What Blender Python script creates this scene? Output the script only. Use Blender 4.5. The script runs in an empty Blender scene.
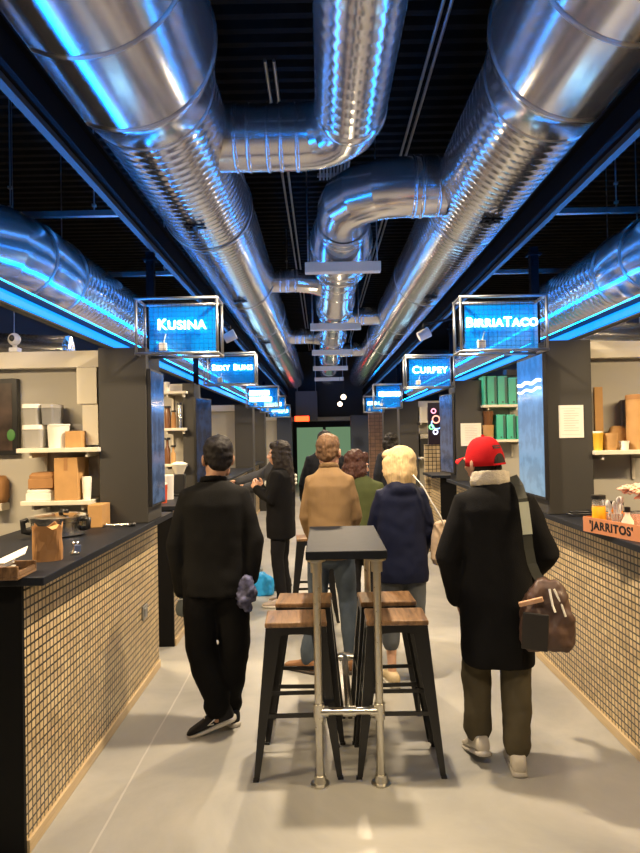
import bpy, bmesh, math, random
from mathutils import Vector, Matrix, Euler, noise
random.seed(7)
PI = math.pi
sc = bpy.context.scene
COL = sc.collection
V3 = Vector

# ------------------------------------------------------------------ camera
F = 640.0
cam_d = bpy.data.cameras.new('camera')
cam = bpy.data.objects.new('camera', cam_d)
COL.objects.link(cam)
cam_d.sensor_width = 36.0
cam_d.lens = 36.0 * F / 853.0
cam_d.clip_start = 0.05
EYE = V3((0, 0, 1.65))
CR = (Matrix.Rotation(math.radians(0.18), 4, 'Z') @ Matrix.Rotation(math.radians(90.85), 4, 'X')
      @ Matrix.Rotation(math.radians(-1.1), 4, 'Z'))
cam.matrix_world = Matrix.Translation(EYE) @ CR
sc.camera = cam
R3 = CR.to_3x3()


def ray(px, py):
    return R3 @ V3(((px - 320) / F, -(py - 426.5) / F, -1.0))


def at(px, py, Y):
    """the point of the place at depth Y that the lens sees at a pixel"""
    d = ray(px, py)
    return EYE + d * (Y / d.y)


def atz(px, py, z):
    d = ray(px, py)
    return EYE + d * ((z - EYE.z) / d.z)


# ------------------------------------------------------------------ materials
def new_mat(name):
    m = bpy.data.materials.new(name)
    m.use_nodes = True
    return m, m.node_tree, m.node_tree.nodes['Principled BSDF']


def mat(name, col, rough=0.6, metal=0.0, var=0.0, vscale=8.0, bump=0.0, bscale=60.0, stretch=(1, 1, 1), spec=0.5, trans=0.0, sheen=0.0):
    m, nt, b = new_mat(name)
    b.inputs['Base Color'].default_value = (*col, 1)
    b.inputs['Roughness'].default_value = rough
    b.inputs['Metallic'].default_value = metal
    b.inputs['Specular IOR Level'].default_value = spec
    b.inputs['Transmission Weight'].default_value = trans
    b.inputs['Sheen Weight'].default_value = sheen
    tc = nt.nodes.new('ShaderNodeTexCoord')
    mp = nt.nodes.new('ShaderNodeMapping')
    mp.inputs['Scale'].default_value = stretch
    nt.links.new(tc.outputs['Object'], mp.inputs['Vector'])
    if var > 0:
        n = nt.nodes.new('ShaderNodeTexNoise')
        n.inputs['Scale'].default_value = vscale
        n.inputs['Detail'].default_value = 5
        nt.links.new(mp.outputs['Vector'], n.inputs['Vector'])
        r = nt.nodes.new('ShaderNodeValToRGB')
        r.color_ramp.elements[0].position = 0.3
        r.color_ramp.elements[1].position = 0.7
        r.color_ramp.elements[0].color = (*[c * (1 - var) for c in col], 1)
        r.color_ramp.elements[1].color = (*[min(1, c * (1 + var)) for c in col], 1)
        nt.links.new(n.outputs['Fac'], r.inputs['Fac'])
        nt.links.new(r.outputs['Color'], b.inputs['Base Color'])
    if bump > 0:
        n2 = nt.nodes.new('ShaderNodeTexNoise')
        n2.inputs['Scale'].default_value = bscale
        n2.inputs['Detail'].default_value = 4
        nt.links.new(mp.outputs['Vector'], n2.inputs['Vector'])
        bp = nt.nodes.new('ShaderNodeBump')
        bp.inputs['Strength'].default_value = bump
        bp.inputs['Distance'].default_value = 0.01
        nt.links.new(n2.outputs['Fac'], bp.inputs['Height'])
        nt.links.new(bp.outputs['Normal'], b.inputs['Normal'])
    return m


def emis(name, col, strength, base=(0.02, 0.02, 0.02)):
    m, nt, b = new_mat(name)
    b.inputs['Base Color'].default_value = (*base, 1)
    b.inputs['Emission Color'].default_value = (*col, 1)
    b.inputs['Emission Strength'].default_value = strength
    return m


def tile_mat(name, c1, c2, grout, tw, th, plane):
    """small mosaic tiles; plane 'yz' or 'xz'"""
    m, nt, b = new_mat(name)
    tc = nt.nodes.new('ShaderNodeTexCoord')
    sp = nt.nodes.new('ShaderNodeSeparateXYZ')
    cb = nt.nodes.new('ShaderNodeCombineXYZ')
    nt.links.new(tc.outputs['Object'], sp.inputs[0])
    nt.links.new(sp.outputs['Y' if plane == 'yz' else 'X'], cb.inputs[0])
    nt.links.new(sp.outputs['Z'], cb.inputs[1])
    br = nt.nodes.new('ShaderNodeTexBrick')
    br.offset = 0.0
    br.inputs['Scale'].default_value = 1.0
    br.inputs['Brick Width'].default_value = tw
    br.inputs['Row Height'].default_value = th
    br.inputs['Mortar Size'].default_value = 0.0050
    br.inputs['Mortar Smooth'].default_value = 0.2
    br.inputs['Color1'].default_value = (*c1, 1)
    br.inputs['Color2'].default_value = (*c2, 1)
    br.inputs['Mortar'].default_value = (*grout, 1)
    br.inputs['Bias'].default_value = -0.1
    nt.links.new(cb.outputs[0], br.inputs['Vector'])
    nz = nt.nodes.new('ShaderNodeTexNoise')
    nz.inputs['Scale'].default_value = 9
    nt.links.new(cb.outputs[0], nz.inputs['Vector'])
    mx = nt.nodes.new('ShaderNodeMixRGB')
    mx.blend_type = 'OVERLAY'
    mx.inputs[0].default_value = 0.35
    nt.links.new(br.outputs['Color'], mx.inputs[1])
    nt.links.new(nz.outputs['Fac'], mx.inputs[2])
    nt.links.new(mx.outputs[0], b.inputs['Base Color'])
    b.inputs['Roughness'].default_value = 0.38
    bp = nt.nodes.new('ShaderNodeBump')
    bp.inputs['Strength'].default_value = 0.8
    bp.inputs['Distance'].default_value = 0.004
    bp.invert = True
    nt.links.new(br.outputs['Fac'], bp.inputs['Height'])
    nt.links.new(bp.outputs['Normal'], b.inputs['Normal'])
    return m


def metal_mat(name, col, rough, rvar=0.08, nscale=14, stretch=(1, 1, 1), metal=1.0):
    m, nt, b = new_mat(name)
    b.inputs['Metallic'].default_value = metal
    tc = nt.nodes.new('ShaderNodeTexCoord')
    mp = nt.nodes.new('ShaderNodeMapping')
    mp.inputs['Scale'].default_value = stretch
    nt.links.new(tc.outputs['Object'], mp.inputs['Vector'])
    n = nt.nodes.new('ShaderNodeTexNoise')
    n.inputs['Scale'].default_value = nscale
    n.inputs['Detail'].default_value = 6
    nt.links.new(mp.outputs['Vector'], n.inputs['Vector'])
    r = nt.nodes.new('ShaderNodeMapRange')
    r.inputs['To Min'].default_value = rough - rvar
    r.inputs['To Max'].default_value = rough + rvar
    nt.links.new(n.outputs['Fac'], r.inputs['Value'])
    nt.links.new(r.outputs[0], b.inputs['Roughness'])
    cr = nt.nodes.new('ShaderNodeValToRGB')
    cr.color_ramp.elements[0].color = (*[c * 0.86 for c in col], 1)
    cr.color_ramp.elements[1].color = (*[min(1, c * 1.08) for c in col], 1)
    nt.links.new(n.outputs['Fac'], cr.inputs['Fac'])
    nt.links.new(cr.outputs['Color'], b.inputs['Base Color'])
    return m


def wood_mat(name, c1, c2, scale=3.0, stretch=(14, 1, 14), rough=0.45):
    m, nt, b = new_mat(name)
    tc = nt.nodes.new('ShaderNodeTexCoord')
    mp = nt.nodes.new('ShaderNodeMapping')
    mp.inputs['Scale'].default_value = stretch
    nt.links.new(tc.outputs['Object'], mp.inputs['Vector'])
    n = nt.nodes.new('ShaderNodeTexNoise')
    n.inputs['Scale'].default_value = scale
    n.inputs['Detail'].default_value = 6
    n.inputs['Distortion'].default_value = 0.6
    nt.links.new(mp.outputs['Vector'], n.inputs['Vector'])
    cr = nt.nodes.new('ShaderNodeValToRGB')
    cr.color_ramp.elements[0].position = 0.32
    cr.color_ramp.elements[1].position = 0.68
    cr.color_ramp.elements[0].color = (*c1, 1)
    cr.color_ramp.elements[1].color = (*c2, 1)
    nt.links.new(n.outputs['Fac'], cr.inputs['Fac'])
    nt.links.new(cr.outputs['Color'], b.inputs['Base Color'])
    b.inputs['Roughness'].default_value = rough
    return m


def floor_mat():
    m, nt, b = new_mat('polished_concrete')
    tc = nt.nodes.new('ShaderNodeTexCoord')
    n = nt.nodes.new('ShaderNodeTexNoise')
    n.inputs['Scale'].default_value = 1.1
    n.inputs['Detail'].default_value = 9
    n.inputs['Roughness'].default_value = 0.62
    n.inputs['Distortion'].default_value = 0.8
    nt.links.new(tc.outputs['Object'], n.inputs['Vector'])
    cr = nt.nodes.new('ShaderNodeValToRGB')
    cr.color_ramp.elements[0].position = 0.3
    cr.color_ramp.elements[1].position = 0.72
    cr.color_ramp.elements[0].color = (0.27, 0.275, 0.27, 1)
    cr.color_ramp.elements[1].color = (0.44, 0.43, 0.395, 1)
    nt.links.new(n.outputs['Fac'], cr.inputs['Fac'])
    # a saw-cut joint along the aisle with a wandering crack
    sp = nt.nodes.new('ShaderNodeSeparateXYZ')
    nt.links.new(tc.outputs['Object'], sp.inputs[0])
    wob = nt.nodes.new('ShaderNodeMath'); wob.operation = 'MULTIPLY_ADD'
    wob.inputs[1].default_value = 0.03
    nt.links.new(n.outputs['Fac'], wob.inputs[0]); nt.links.new(sp.outputs['X'], wob.inputs[2])
    cmp_ = nt.nodes.new('ShaderNodeMath'); cmp_.operation = 'COMPARE'
    cmp_.inputs[1].default_value = -0.945; cmp_.inputs[2].default_value = 0.005
    nt.links.new(wob.outputs[0], cmp_.inputs[0])
    mx = nt.nodes.new('ShaderNodeMixRGB')
    mx.inputs[2].default_value = (0.58, 0.57, 0.54, 1)
    fa = nt.nodes.new('ShaderNodeMath'); fa.operation = 'MULTIPLY'; fa.inputs[1].default_value = 0.6
    nt.links.new(cmp_.outputs[0], fa.inputs[0])
    nt.links.new(fa.outputs[0], mx.inputs[0]); nt.links.new(cr.outputs['Color'], mx.inputs[1])
    nt.links.new(mx.outputs[0], b.inputs['Base Color'])
    r = nt.nodes.new('ShaderNodeMapRange')
    r.inputs['To Min'].default_value = 0.22
    r.inputs['To Max'].default_value = 0.5
    n2 = nt.nodes.new('ShaderNodeTexNoise')
    n2.inputs['Scale'].default_value = 3.1
    n2.inputs['Detail'].default_value = 6
    nt.links.new(tc.outputs['Object'], n2.inputs['Vector'])
    nt.links.new(n2.outputs['Fac'], r.inputs['Value'])
    nt.links.new(r.outputs[0], b.inputs['Roughness'])
    return m


M = {}
M['duct'] = metal_mat('galvanised_spiral_steel', (0.60, 0.59, 0.565), 0.17, .02, 14, (1, 1, 1), .85)
M['duct_plain'] = metal_mat('galvanised_sheet', (0.60, 0.59, 0.565), 0.19, 0.02, 9, (1, 1, 1), .85)
M['band'] = mat('cream_bracket_paint', (0.74, 0.62, 0.44), 0.6)
M['steel'] = metal_mat('brushed_pipe', (0.66, 0.64, 0.58), 0.3, 0.08, 40)
M['rail'] = mat('grey_rail_paint', (0.06, 0.063, 0.066), 0.6, spec=.15)
M['beam'] = mat('black_beam_paint', (0.005, 0.005, 0.006), 0.8, spec=.04)
M['strut'] = metal_mat('zinc_strut', (0.42, 0.43, 0.44), 0.42)
M['black_steel'] = mat('black_painted_steel', (0.008, 0.008, 0.010), 0.55, spec=.25)
M['stool_black'] = mat('black_gloss_steel', (0.008, 0.008, 0.009), 0.3)
M['ceiling'] = mat('black_roof_deck', (0.008, 0.0075, 0.007), 0.8, var=0.3, spec=.15)
M['floor'] = floor_mat()
M['wall'] = mat('warm_grey_wall', (0.42, 0.40, 0.355), 0.75, var=0.05, vscale=2)
M['dark_wall'] = mat('dark_wall_paint', (0.05, 0.05, 0.055), 0.7)
M['pillar'] = mat('charcoal_panel', (0.030, 0.028, 0.0255), 0.6, var=0.06, vscale=3)
M['pillar_blue'] = mat('midnight_panel', (0.02, 0.03, 0.055), 0.5)
M['cream'] = mat('cream_paint', (0.68, 0.63, 0.52), 0.5)
M['white'] = mat('white_plastic', (0.75, 0.73, 0.68), 0.4)
M['paper'] = mat('white_paper', (0.80, 0.78, 0.71), 0.8)
M['counter_top'] = mat('blue_black_worktop', (0.011, 0.013, 0.019), 0.5, var=0.2, vscale=30, spec=.22)
M['counter_end'] = mat('black_end_panel', (0.006, 0.006, 0.0065), 0.6, spec=.12)
M['tile'] = tile_mat('bamboo_mosaic', (0.64, 0.49, 0.27), (0.44, 0.325, 0.17), (0.03, 0.024, 0.017), 0.037, 0.039, 'yz')
M['tile_x'] = tile_mat('bamboo_mosaic_facing', (0.56, 0.43, 0.25), (0.40, 0.30, 0.165), (0.035, 0.028, 0.02), 0.055, 0.055, 'xz')
M['plinth'] = wood_mat('pale_wood_strip', (0.46, 0.34, 0.19), (0.58, 0.45, 0.27), 4, (6, 1, 20))
M['seat'] = wood_mat('worn_brown_wood', (0.10, 0.055, 0.028), (0.27, 0.155, 0.075), 2.4, (22, 2, 10), 0.3)
M['table_top'] = mat('slate_blue_tabletop', (0.008, 0.010, 0.0145), 0.55, var=0.25, vscale=24, spec=.16)
M['kraft'] = mat('kraft_card', (0.46, 0.26, 0.095), 0.75, var=0.08, vscale=12)
M['kraft_dark'] = mat('brown_kraft_card', (0.34, 0.17, 0.06), 0.75, var=0.1, vscale=12)
M['card_orange'] = mat('orange_crate_card', (0.58, 0.235, 0.105), 0.65, var=0.06, vscale=10)
M['ink'] = mat('black_ink', (0.012, 0.010, 0.012), 0.6)
M['teal'] = mat('teal_card', (0.035, 0.42, 0.29), 0.5, var=0.05)
M['teal_dark'] = mat('teal_spine', (0.012, 0.10, 0.08), 0.5)
M['tub'] = mat('grey_clear_tub', (0.42, 0.41, 0.39), 0.25, trans=0.25)
M['tub_dark'] = mat('grey_tub_content', (0.20, 0.20, 0.20), 0.4)
M['inox'] = metal_mat('stainless', (0.66, 0.65, 0.62), 0.2)
M['black_plastic'] = mat('black_plastic', (0.012, 0.012, 0.013), 0.35)
M['yellow'] = mat('yellow_plastic', (0.75, 0.48, 0.05), 0.4)
M['amber'] = mat('amber_syrup', (0.90, 0.40, 0.02), 0.2)
M['clear'] = mat('clear_plastic', (0.85, 0.86, 0.86), 0.08, trans=0.85)
M['peach'] = mat('peach_petals', (0.78, 0.42, 0.30), 0.7, var=0.25, vscale=30)
M['green'] = mat('leaf_green', (0.06, 0.20, 0.05), 0.6)
M['brown_glass'] = mat('brown_bottle', (0.16, 0.07, 0.03), 0.2)
M['led'] = emis('blue_led_strip', (0.0, 0.24, 1.0), 1.8)
M['added_glow'] = emis('added_blue_uplight', (0.0, 0.25, 1.0), 52.0)  # extra emitter, added for stronger blue streaks on the ducts
M['neon'] = emis('neon_letters', (0.50, 0.90, 1.0), 9.0)
M['reflection_white'] = emis('painted_sign_reflection', (0.8, 0.95, 1.0), 3.0)  # glow standing in for a sign mirrored in the screen
M['exit'] = emis('red_exit_glow', (1.0, 0.05, 0.01), 6.0)
M['ext'] = emis('green_daylight_pane', (0.30, 0.52, 0.28), 0.4)
M['lamp'] = emis('warm_lamp', (1.0, 0.80, 0.50), 12.0)


def panel_mat():
    """edge-lit blue acrylic: it glows and one sees through it"""
    m, nt, b = new_mat('edge_lit_blue_acrylic')
    b.inputs['Base Color'].default_value = (0.0, 0.25, 0.8, 1)
    b.inputs['Roughness'].default_value = 0.2
    b.inputs['Emission Color'].default_value = (0.0, 0.27, 0.85, 1)
    b.inputs['Emission Strength'].default_value = 0.30
    b.inputs['Alpha'].default_value = 0.5
    return m


M['acrylic'] = panel_mat()


def screen_mat(name, top, bottom, zmin, zmax, art, strength=0.8):
    """lit menu screen: soft vertical bands with a faint darker drawing in the lower half"""
    m, nt, b = new_mat(name)
    tc = nt.nodes.new('ShaderNodeTexCoord')
    sp = nt.nodes.new('ShaderNodeSeparateXYZ')
    nt.links.new(tc.outputs['Object'], sp.inputs[0])
    mr = nt.nodes.new('ShaderNodeMapRange')
    mr.inputs['From Min'].default_value = zmin
    mr.inputs['From Max'].default_value = zmax
    nt.links.new(sp.outputs['Z'], mr.inputs['Value'])
    cr = nt.nodes.new('ShaderNodeValToRGB')
    e = cr.color_ramp.elements
    e[0].color = (*bottom, 1)
    e[1].color = (*top, 1)
    a = cr.color_ramp.elements.new(0.70)
    a.color = (*[(t + q) / 2 for t, q in zip(top, bottom)], 1)
    a2 = cr.color_ramp.elements.new(0.74)
    a2.color = (*top, 1)
    nt.links.new(mr.outputs[0], cr.inputs['Fac'])
    n = nt.nodes.new('ShaderNodeTexNoise')
    n.inputs['Scale'].default_value = 9
    n.inputs['Detail'].default_value = 3
    nt.links.new(tc.outputs['Object'], n.inputs['Vector'])
    r2 = nt.nodes.new('ShaderNodeValToRGB')
    r2.color_ramp.elements[0].position = 0.44
    r2.color_ramp.elements[1].position = 0.56
    r2.color_ramp.elements[0].color = (art, art, art, 1)
    r2.color_ramp.elements[1].color = (1, 1, 1, 1)
    nt.links.new(n.outputs['Fac'], r2.inputs['Fac'])
    mx = nt.nodes.new('ShaderNodeMixRGB')
    mx.blend_type = 'MULTIPLY'
    mx.inputs[0].default_value = 0.8
    nt.links.new(cr.outputs['Color'], mx.inputs[1])
    nt.links.new(r2.outputs['Color'], mx.inputs[2])
    b.inputs['Base Color'].default_value = (0.01, 0.01, 0.012, 1)
    b.inputs['Roughness'].default_value = 0.12
    nt.links.new(mx.outputs[0], b.inputs['Emission Color'])
    b.inputs['Emission Strength'].default_value = strength
    return m


# ------------------------------------------------------------------ mesh helpers
def B():
    return bmesh.new()


def box(bm, x0, x1, y0, y1, z0, z1, bev=0.0):
    vs = [bm.verts.new((x, y, z)) for x in (x0, x1) for y in (y0, y1) for z in (z0, z1)]
    q = [(0, 1, 3, 2), (4, 6, 7, 5), (0, 4, 5, 1), (2, 3, 7, 6), (0, 2, 6, 4), (1, 5, 7, 3)]
    fs = [bm.faces.new([vs[i] for i in f]) for f in q]
    if bev > 0:
        es = list({e for f in fs for e in f.edges})
        bmesh.ops.bevel(bm, geom=es, offset=bev, segments=2, affect='EDGES', profile=0.5)
    return vs


def boxc(bm, c, d, bev=0.0, rot=None):
    t = B()
    box(t, -d[0] / 2, d[0] / 2, -d[1] / 2, d[1] / 2, -d[2] / 2, d[2] / 2, bev)
    mtx = Matrix.Translation(V3(c))
    if rot is not None:
        mtx = mtx @ Euler(rot).to_matrix().to_4x4()
    merge(bm, t, mtx)


def merge(bm, t, mtx=None):
    if mtx is not None:
        bmesh.ops.transform(t, matrix=mtx, verts=t.verts)
    me = bpy.data.meshes.new('tmp')
    t.to_mesh(me)
    t.free()
    bm.from_mesh(me)
    bpy.data.meshes.remove(me)


def frames(pts):
    pts = [V3(p) for p in pts]
    out = []
    prev = None
    for i, p in enumerate(pts):
        if i == 0:
            t = pts[1] - pts[0]
        elif i == len(pts) - 1:
            t = pts[-1] - pts[-2]
        else:
            t = (pts[i] - pts[i - 1]).normalized() + (pts[i + 1] - pts[i]).normalized()
        t.normalize()
        if prev is None:
            ref = V3((1, 0, 0)) if abs(t.x) < 0.9 else V3((0, 1, 0))
            u = (ref - t * ref.dot(t)).normalized()
        else:
            u = (prev - t * prev.dot(t)).normalized()
        prev = u
        out.append((p, t, u, t.cross(u)))
    return out


def rings(bm, rs, cap=True, closed=True):
    """skin a list of rings (each a list of points)"""
    vr = [[bm.verts.new(p) for p in r] for r in rs]
    n = len(vr[0])
    for a, b in zip(vr, vr[1:]):
        for j in range(n):
            k = (j + 1) % n
            bm.faces.new((a[j], a[k], b[k], b[j]))
    if cap:
        bm.faces.new(vr[0][::-1])
        bm.faces.new(vr[-1])
    return vr


def tube(bm, pts, r, n=12, cap=True):
    fr = frames(pts)
    rr = r if isinstance(r, (list, tuple)) else [r] * len(fr)
    # widen mitred joints
    rs = []
    for i, ((p, t, u, v), q) in enumerate(zip(fr, rr)):
        k = 1.0
        if 0 < i < len(fr) - 1:
            d = (fr[i][0] - fr[i - 1][0]).normalized()
            k = 1.0 / max(0.6, d.dot(t))
            # stretch in the bend plane only
            bdir = ((fr[i + 1][0] - fr[i][0]).normalized() - d)
            if bdir.length > 1e-4:
                bdir.normalize()
            else:
                bdir = None
        else:
            bdir = None
        ring = []
        for j in range(n):
            a = 2 * PI * j / n
            o = u * math.cos(a) * q + v * math.sin(a) * q
            if bdir is not None:
                w = (bdir - t * bdir.dot(t)).normalized()
                o = o + w * (o.dot(w) * (k - 1))
            ring.append(p + o)
        rs.append(ring)
    rings(bm, rs, cap)


def limb(bm, pts, rads, n=16):
    """rounded-end tapering tube; rads entries r or (ra, rb)"""
    fr = frames(pts)
    R = [(q, q) if not isinstance(q, tuple) else q for q in rads]
    rs = []

    def ring(p, u, v, ra, rb):
        return [p + u * math.cos(2 * PI * j / n) * ra + v * math.sin(2 * PI * j / n) * rb for j in range(n)]
    p, t, u, v = fr[0]
    for s in (0.95, 0.6):
        k = math.sqrt(1 - s * s)
        rs.append(ring(p - t * min(R[0]) * s, u, v, R[0][0] * k, R[0][1] * k))
    for (p, t, u, v), q in zip(fr, R):
        rs.append(ring(p, u, v, *q))
    p, t, u, v = fr[-1]
    for s in (0.6, 0.95):
        k = math.sqrt(1 - s * s)
        rs.append(ring(p + t * min(R[-1]) * s, u, v, R[-1][0] * k, R[-1][1] * k))
    rings(bm, rs)


def loft(bm, secs, n=24, power=2.3):
    """secs: (z, a, b, x, y) super-ellipses across z"""
    rs = []
    for (z, a, b, x, y) in secs:
        r = []
        for j in range(n):
            t = 2 * PI * j / n
            c, s = math.cos(t), math.sin(t)
            r.append(V3((x + a * math.copysign(abs(c) ** (2 / power), c), y + b * math.copysign(abs(s) ** (2 / power), s), z)))
        rs.append(r)
    rings(bm, rs)


def blob(bm, c, r, rot=None, seg=16):
    t = B()
    bmesh.ops.create_uvsphere(t, u_segments=seg, v_segments=max(6, seg * 2 // 3), radius=1)
    mtx = Matrix.Translation(V3(c))
    if rot is not None:
        mtx = mtx @ Euler(rot).to_matrix().to_4x4()
    mtx = mtx @ Matrix.Diagonal((*r, 1))
    merge(bm, t, mtx)


def lathe(bm, prof, c=(0, 0, 0), n=24, cap=True):
    c = V3(c)
    rs = [[c + V3((r * math.cos(2 * PI * j / n), r * math.sin(2 * PI * j / n), z)) for j in range(n)] for (r, z) in prof]
    rings(bm, rs, cap)


def obj(name, bm, m, parent=None, smooth=False, loc=None):
    bmesh.ops.recalc_face_normals(bm, faces=bm.faces)
    me = bpy.data.meshes.new(name)
    bm.to_mesh(me)
    bm.free()
    ms = m if isinstance(m, (list, tuple)) else [m]
    for q in ms:
        me.materials.append(q)
    if smooth:
        me.polygons.foreach_set('use_smooth', [True] * len(me.polygons))
    o = bpy.data.objects.new(name, me)
    COL.objects.link(o)
    if parent is not None:
        o.parent = parent
    if loc is not None:
        o.location = loc
    return o


def smooth_by_angle(o, deg=35):
    me = o.data
    me.polygons.foreach_set('use_smooth', [True] * len(me.polygons))
    bm = B()
    bm.from_mesh(me)
    for e in bm.edges:
        if len(e.link_faces) == 2 and e.calc_face_angle(0) > math.radians(deg):
            e.smooth = False
    bm.to_mesh(me)
    bm.free()
    return o


def cook(name, bm, m, parent, voxel=0.012, it=3, disp=0.0, dscale=0.12, fac=0.5):
    """join overlapping pieces into one continuous skin"""
    bmesh.ops.recalc_face_normals(bm, faces=bm.faces)
    me = bpy.data.meshes.new('raw')
    bm.to_mesh(me)
    bm.free()
    o = bpy.data.objects.new('raw', me)
    COL.objects.link(o)
    md = o.modifiers.new('r', 'REMESH')
    md.mode = 'VOXEL'
    md.voxel_size = voxel
    if it:
        s = o.modifiers.new('s', 'SMOOTH')
        s.iterations = it
        s.factor = fac
    dg = bpy.context.evaluated_depsgraph_get()
    dg.update()
    me2 = bpy.data.meshes.new_from_object(o.evaluated_get(dg))
    bpy.data.objects.remove(o)
    me2.name = name
    me2.materials.clear()
    for q in (m if isinstance(m, (list, tuple)) else [m]):
        me2.materials.append(q)
    if disp > 0:
        b = B()
        b.from_mesh(me2)
        b.normal_update()
        off = V3((random.uniform(0, 50), random.uniform(0, 50), random.uniform(0, 50)))
        mv = []
        for v in b.verts:
            q = v.co / dscale
            h = noise.noise(V3((q.x, q.y, q.z * 0.8)) + off) + 0.5 * noise.noise(V3((q.x * 2.2 + q.z, q.y * 2.2, q.z * 2.0 - q.x)) + off)
            mv.append(v.normal * h * disp)
        for v, d in zip(b.verts, mv):
            v.co += d
        b.to_mesh(me2)
        b.free()
    me2.polygons.foreach_set('use_smooth', [True] * len(me2.polygons))
    o = bpy.data.objects.new(name, me2)
    COL.objects.link(o)
    o.parent = parent
    return o


def tag(o, label, cat, group=None, kind=None):
    o['label'] = label
    o['category'] = cat
    if group:
        o['group'] = group
    if kind:
        o['kind'] = kind
    return o


def thing(name, label, cat, loc=(0, 0, 0), rz=0.0, group=None):
    o = bpy.data.objects.new(name, None)
    o.empty_display_size = 0.05
    COL.objects.link(o)
    o.location = loc
    o.rotation_euler = (0, 0, rz)
    return tag(o, label, cat, group)


def struct(name, bm, m, parent=None):
    o = obj(name, bm, m, parent)
    o['kind'] = 'structure'
    return o


def dup(root, loc, rz=None, label=None):
    r = root.copy()
    COL.objects.link(r)
    r.location = loc
    if rz is not None:
        r.rotation_euler = (0, 0, rz)
    if label:
        r['label'] = label
    for ch in list(root.children):
        c = ch.copy()
        COL.objects.link(c)
        c.parent = r
        for g in list(ch.children):
            d = g.copy()
            COL.objects.link(d)
            d.parent = c
    return r


def text_mesh(txt, size, mtx, extrude=0.006, offset=0.0, small=False, bevel=0.0):
    cu = bpy.data.curves.new('txt', 'FONT')
    cu.body = txt
    cu.size = size
    cu.extrude = extrude
    cu.offset = offset
    cu.bevel_depth = bevel
    cu.bevel_resolution = 2
    cu.align_x = 'CENTER'
    cu.align_y = 'CENTER'
    cu.small_caps_scale = 0.84
    cu.space_character = 1.12
    if small:
        for i in range(len(txt)):
            cu.body_format[i].use_small_caps = True
    o = bpy.data.objects.new('txt', cu)
    COL.objects.link(o)
    dg = bpy.context.evaluated_depsgraph_get()
    dg.update()
    me = bpy.data.meshes.new_from_object(o.evaluated_get(dg))
    bpy.data.objects.remove(o)
    me.transform(mtx)
    bm = B()
    bm.from_mesh(me)
    bpy.data.meshes.remove(me)
    return bm


XZ = Matrix.Rotation(PI / 2, 4, 'X')        # text upright, facing -Y
# ================================================================== THE HALL
def S(px, py, Y):
    return at(px, py, Y)


Y0, Y1 = -3.5, 21.0
XL, XR = -4.4, 4.7
bm = B(); box(bm, XL, XR, Y0, 26, -0.12, 0.0); struct('floor', bm, M['floor'])
bm = B(); box(bm, XL - .12, XL, Y0, 26, 0, 4.7); struct('wall_left', bm, M['dark_wall'])
bm = B(); box(bm, XR, XR + .12, Y0, 26, 0, 4.7); struct('wall_right', bm, M['dark_wall'])
bm = B(); box(bm, XL - .12, XR + .12, Y0 - .12, Y0, 0, 4.7); struct('wall_front', bm, M['dark_wall'])
# ribbed roof deck
bm = B()
prof = []
y = Y0
while y < 26:
    prof += [(y, 4.55), (y + .06, 4.55), (y + .085, 4.62), (y + .135, 4.62)]
    y += 0.16
a = [bm.verts.new((XL - .1, yy, zz)) for yy, zz in prof]
b_ = [bm.verts.new((XR + .1, yy, zz)) for yy, zz in prof]
for i in range(len(prof) - 1):
    bm.faces.new((a[i], a[i + 1], b_[i + 1], b_[i]))
struct('ceiling', bm, M['ceiling'])

# far end: dark wall with a glazed doorway
YE = 22.0
dl = S(297, 440, YE).x; dr = S(352, 440, YE).x
bm = B()
box(bm, XL, dl - .12, YE, YE + .15, 0, 4.6)
box(bm, dr + .12, XR, YE, YE + .15, 0, 4.6)
box(bm, dl - .12, dr + .12, YE, YE + .15, 2.12, 4.6)
struct('wall_back', bm, M['dark_wall'])
bm = B()
box(bm, dl - .12, dl, YE - .05, YE + .12, 0, 2.12)
box(bm, dr, dr + .12, YE - .05, YE + .12, 0, 2.12)
box(bm, dl - .12, dr + .12, YE - .06, YE + .12, 1.95, 2.14)
box(bm, (dl + dr) / 2 - .05, (dl + dr) / 2 + .05, YE - .03, YE + .1, 0, 1.95)
door = struct('door_1', bm, M['black_steel'])
bm = B(); box(bm, dl, dr, YE + .03, YE + .05, 0, 1.95); struct('door_pane', bm, M['ext'], door)
bm = B(); box(bm, dl - .3, dr + .3, YE - .12, YE - .02, 2.16, 2.3); struct('trim_1', bm, M['cream'])

# ------------------------------------------------------------------ ducts
def spiral_duct(bm, p, R, y0, y1, pitch=0.08, rib=0.007, n=40, hand=1):
    prof = [(0.0, 0), (pitch * .5, 0), (pitch * .68, rib), (pitch * .82, rib)]
    k = len(prof)
    N = int((y1 - y0) / pitch)
    pts = []
    for i in range(N):
        for (dy, dr_) in prof:
            pts.append((y0 + i * pitch + dy, R + dr_))
    vr = []
    for (yy, r) in pts:
        row = []
        for j in range(n):
            a = 2 * PI * j / n
            row.append(bm.verts.new((p[0] + r * math.cos(a), yy + hand * pitch * j / n, p[1] + r * math.sin(a))))
        vr.append(row)
    for i in range(len(vr) - 1):
        for j in range(n - 1):
            bm.faces.new((vr[i][j], vr[i][j + 1], vr[i + 1][j + 1], vr[i + 1][j]))
    for i in range(len(vr) - k - 1):        # close the helix
        a, b = (i, i + k)
        if hand > 0:
            bm.faces.new((vr[b][0], vr[a][n - 1], vr[a + 1][n - 1], vr[b + 1][0]))
        else:
            bm.faces.new((vr[a][0], vr[b][n - 1], vr[b + 1][n - 1], vr[a + 1][0]))


def sleeve(bm, p, prof, n=48):
    """plain sheet lathe along the aisle: prof [(y, r)]"""
    rs = [[V3((p[0] + r * math.cos(2 * PI * j / n), yy, p[1] + r * math.sin(2 * PI * j / n))) for j in range(n)] for yy, r in prof]
    rings(bm, rs, False)


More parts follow.
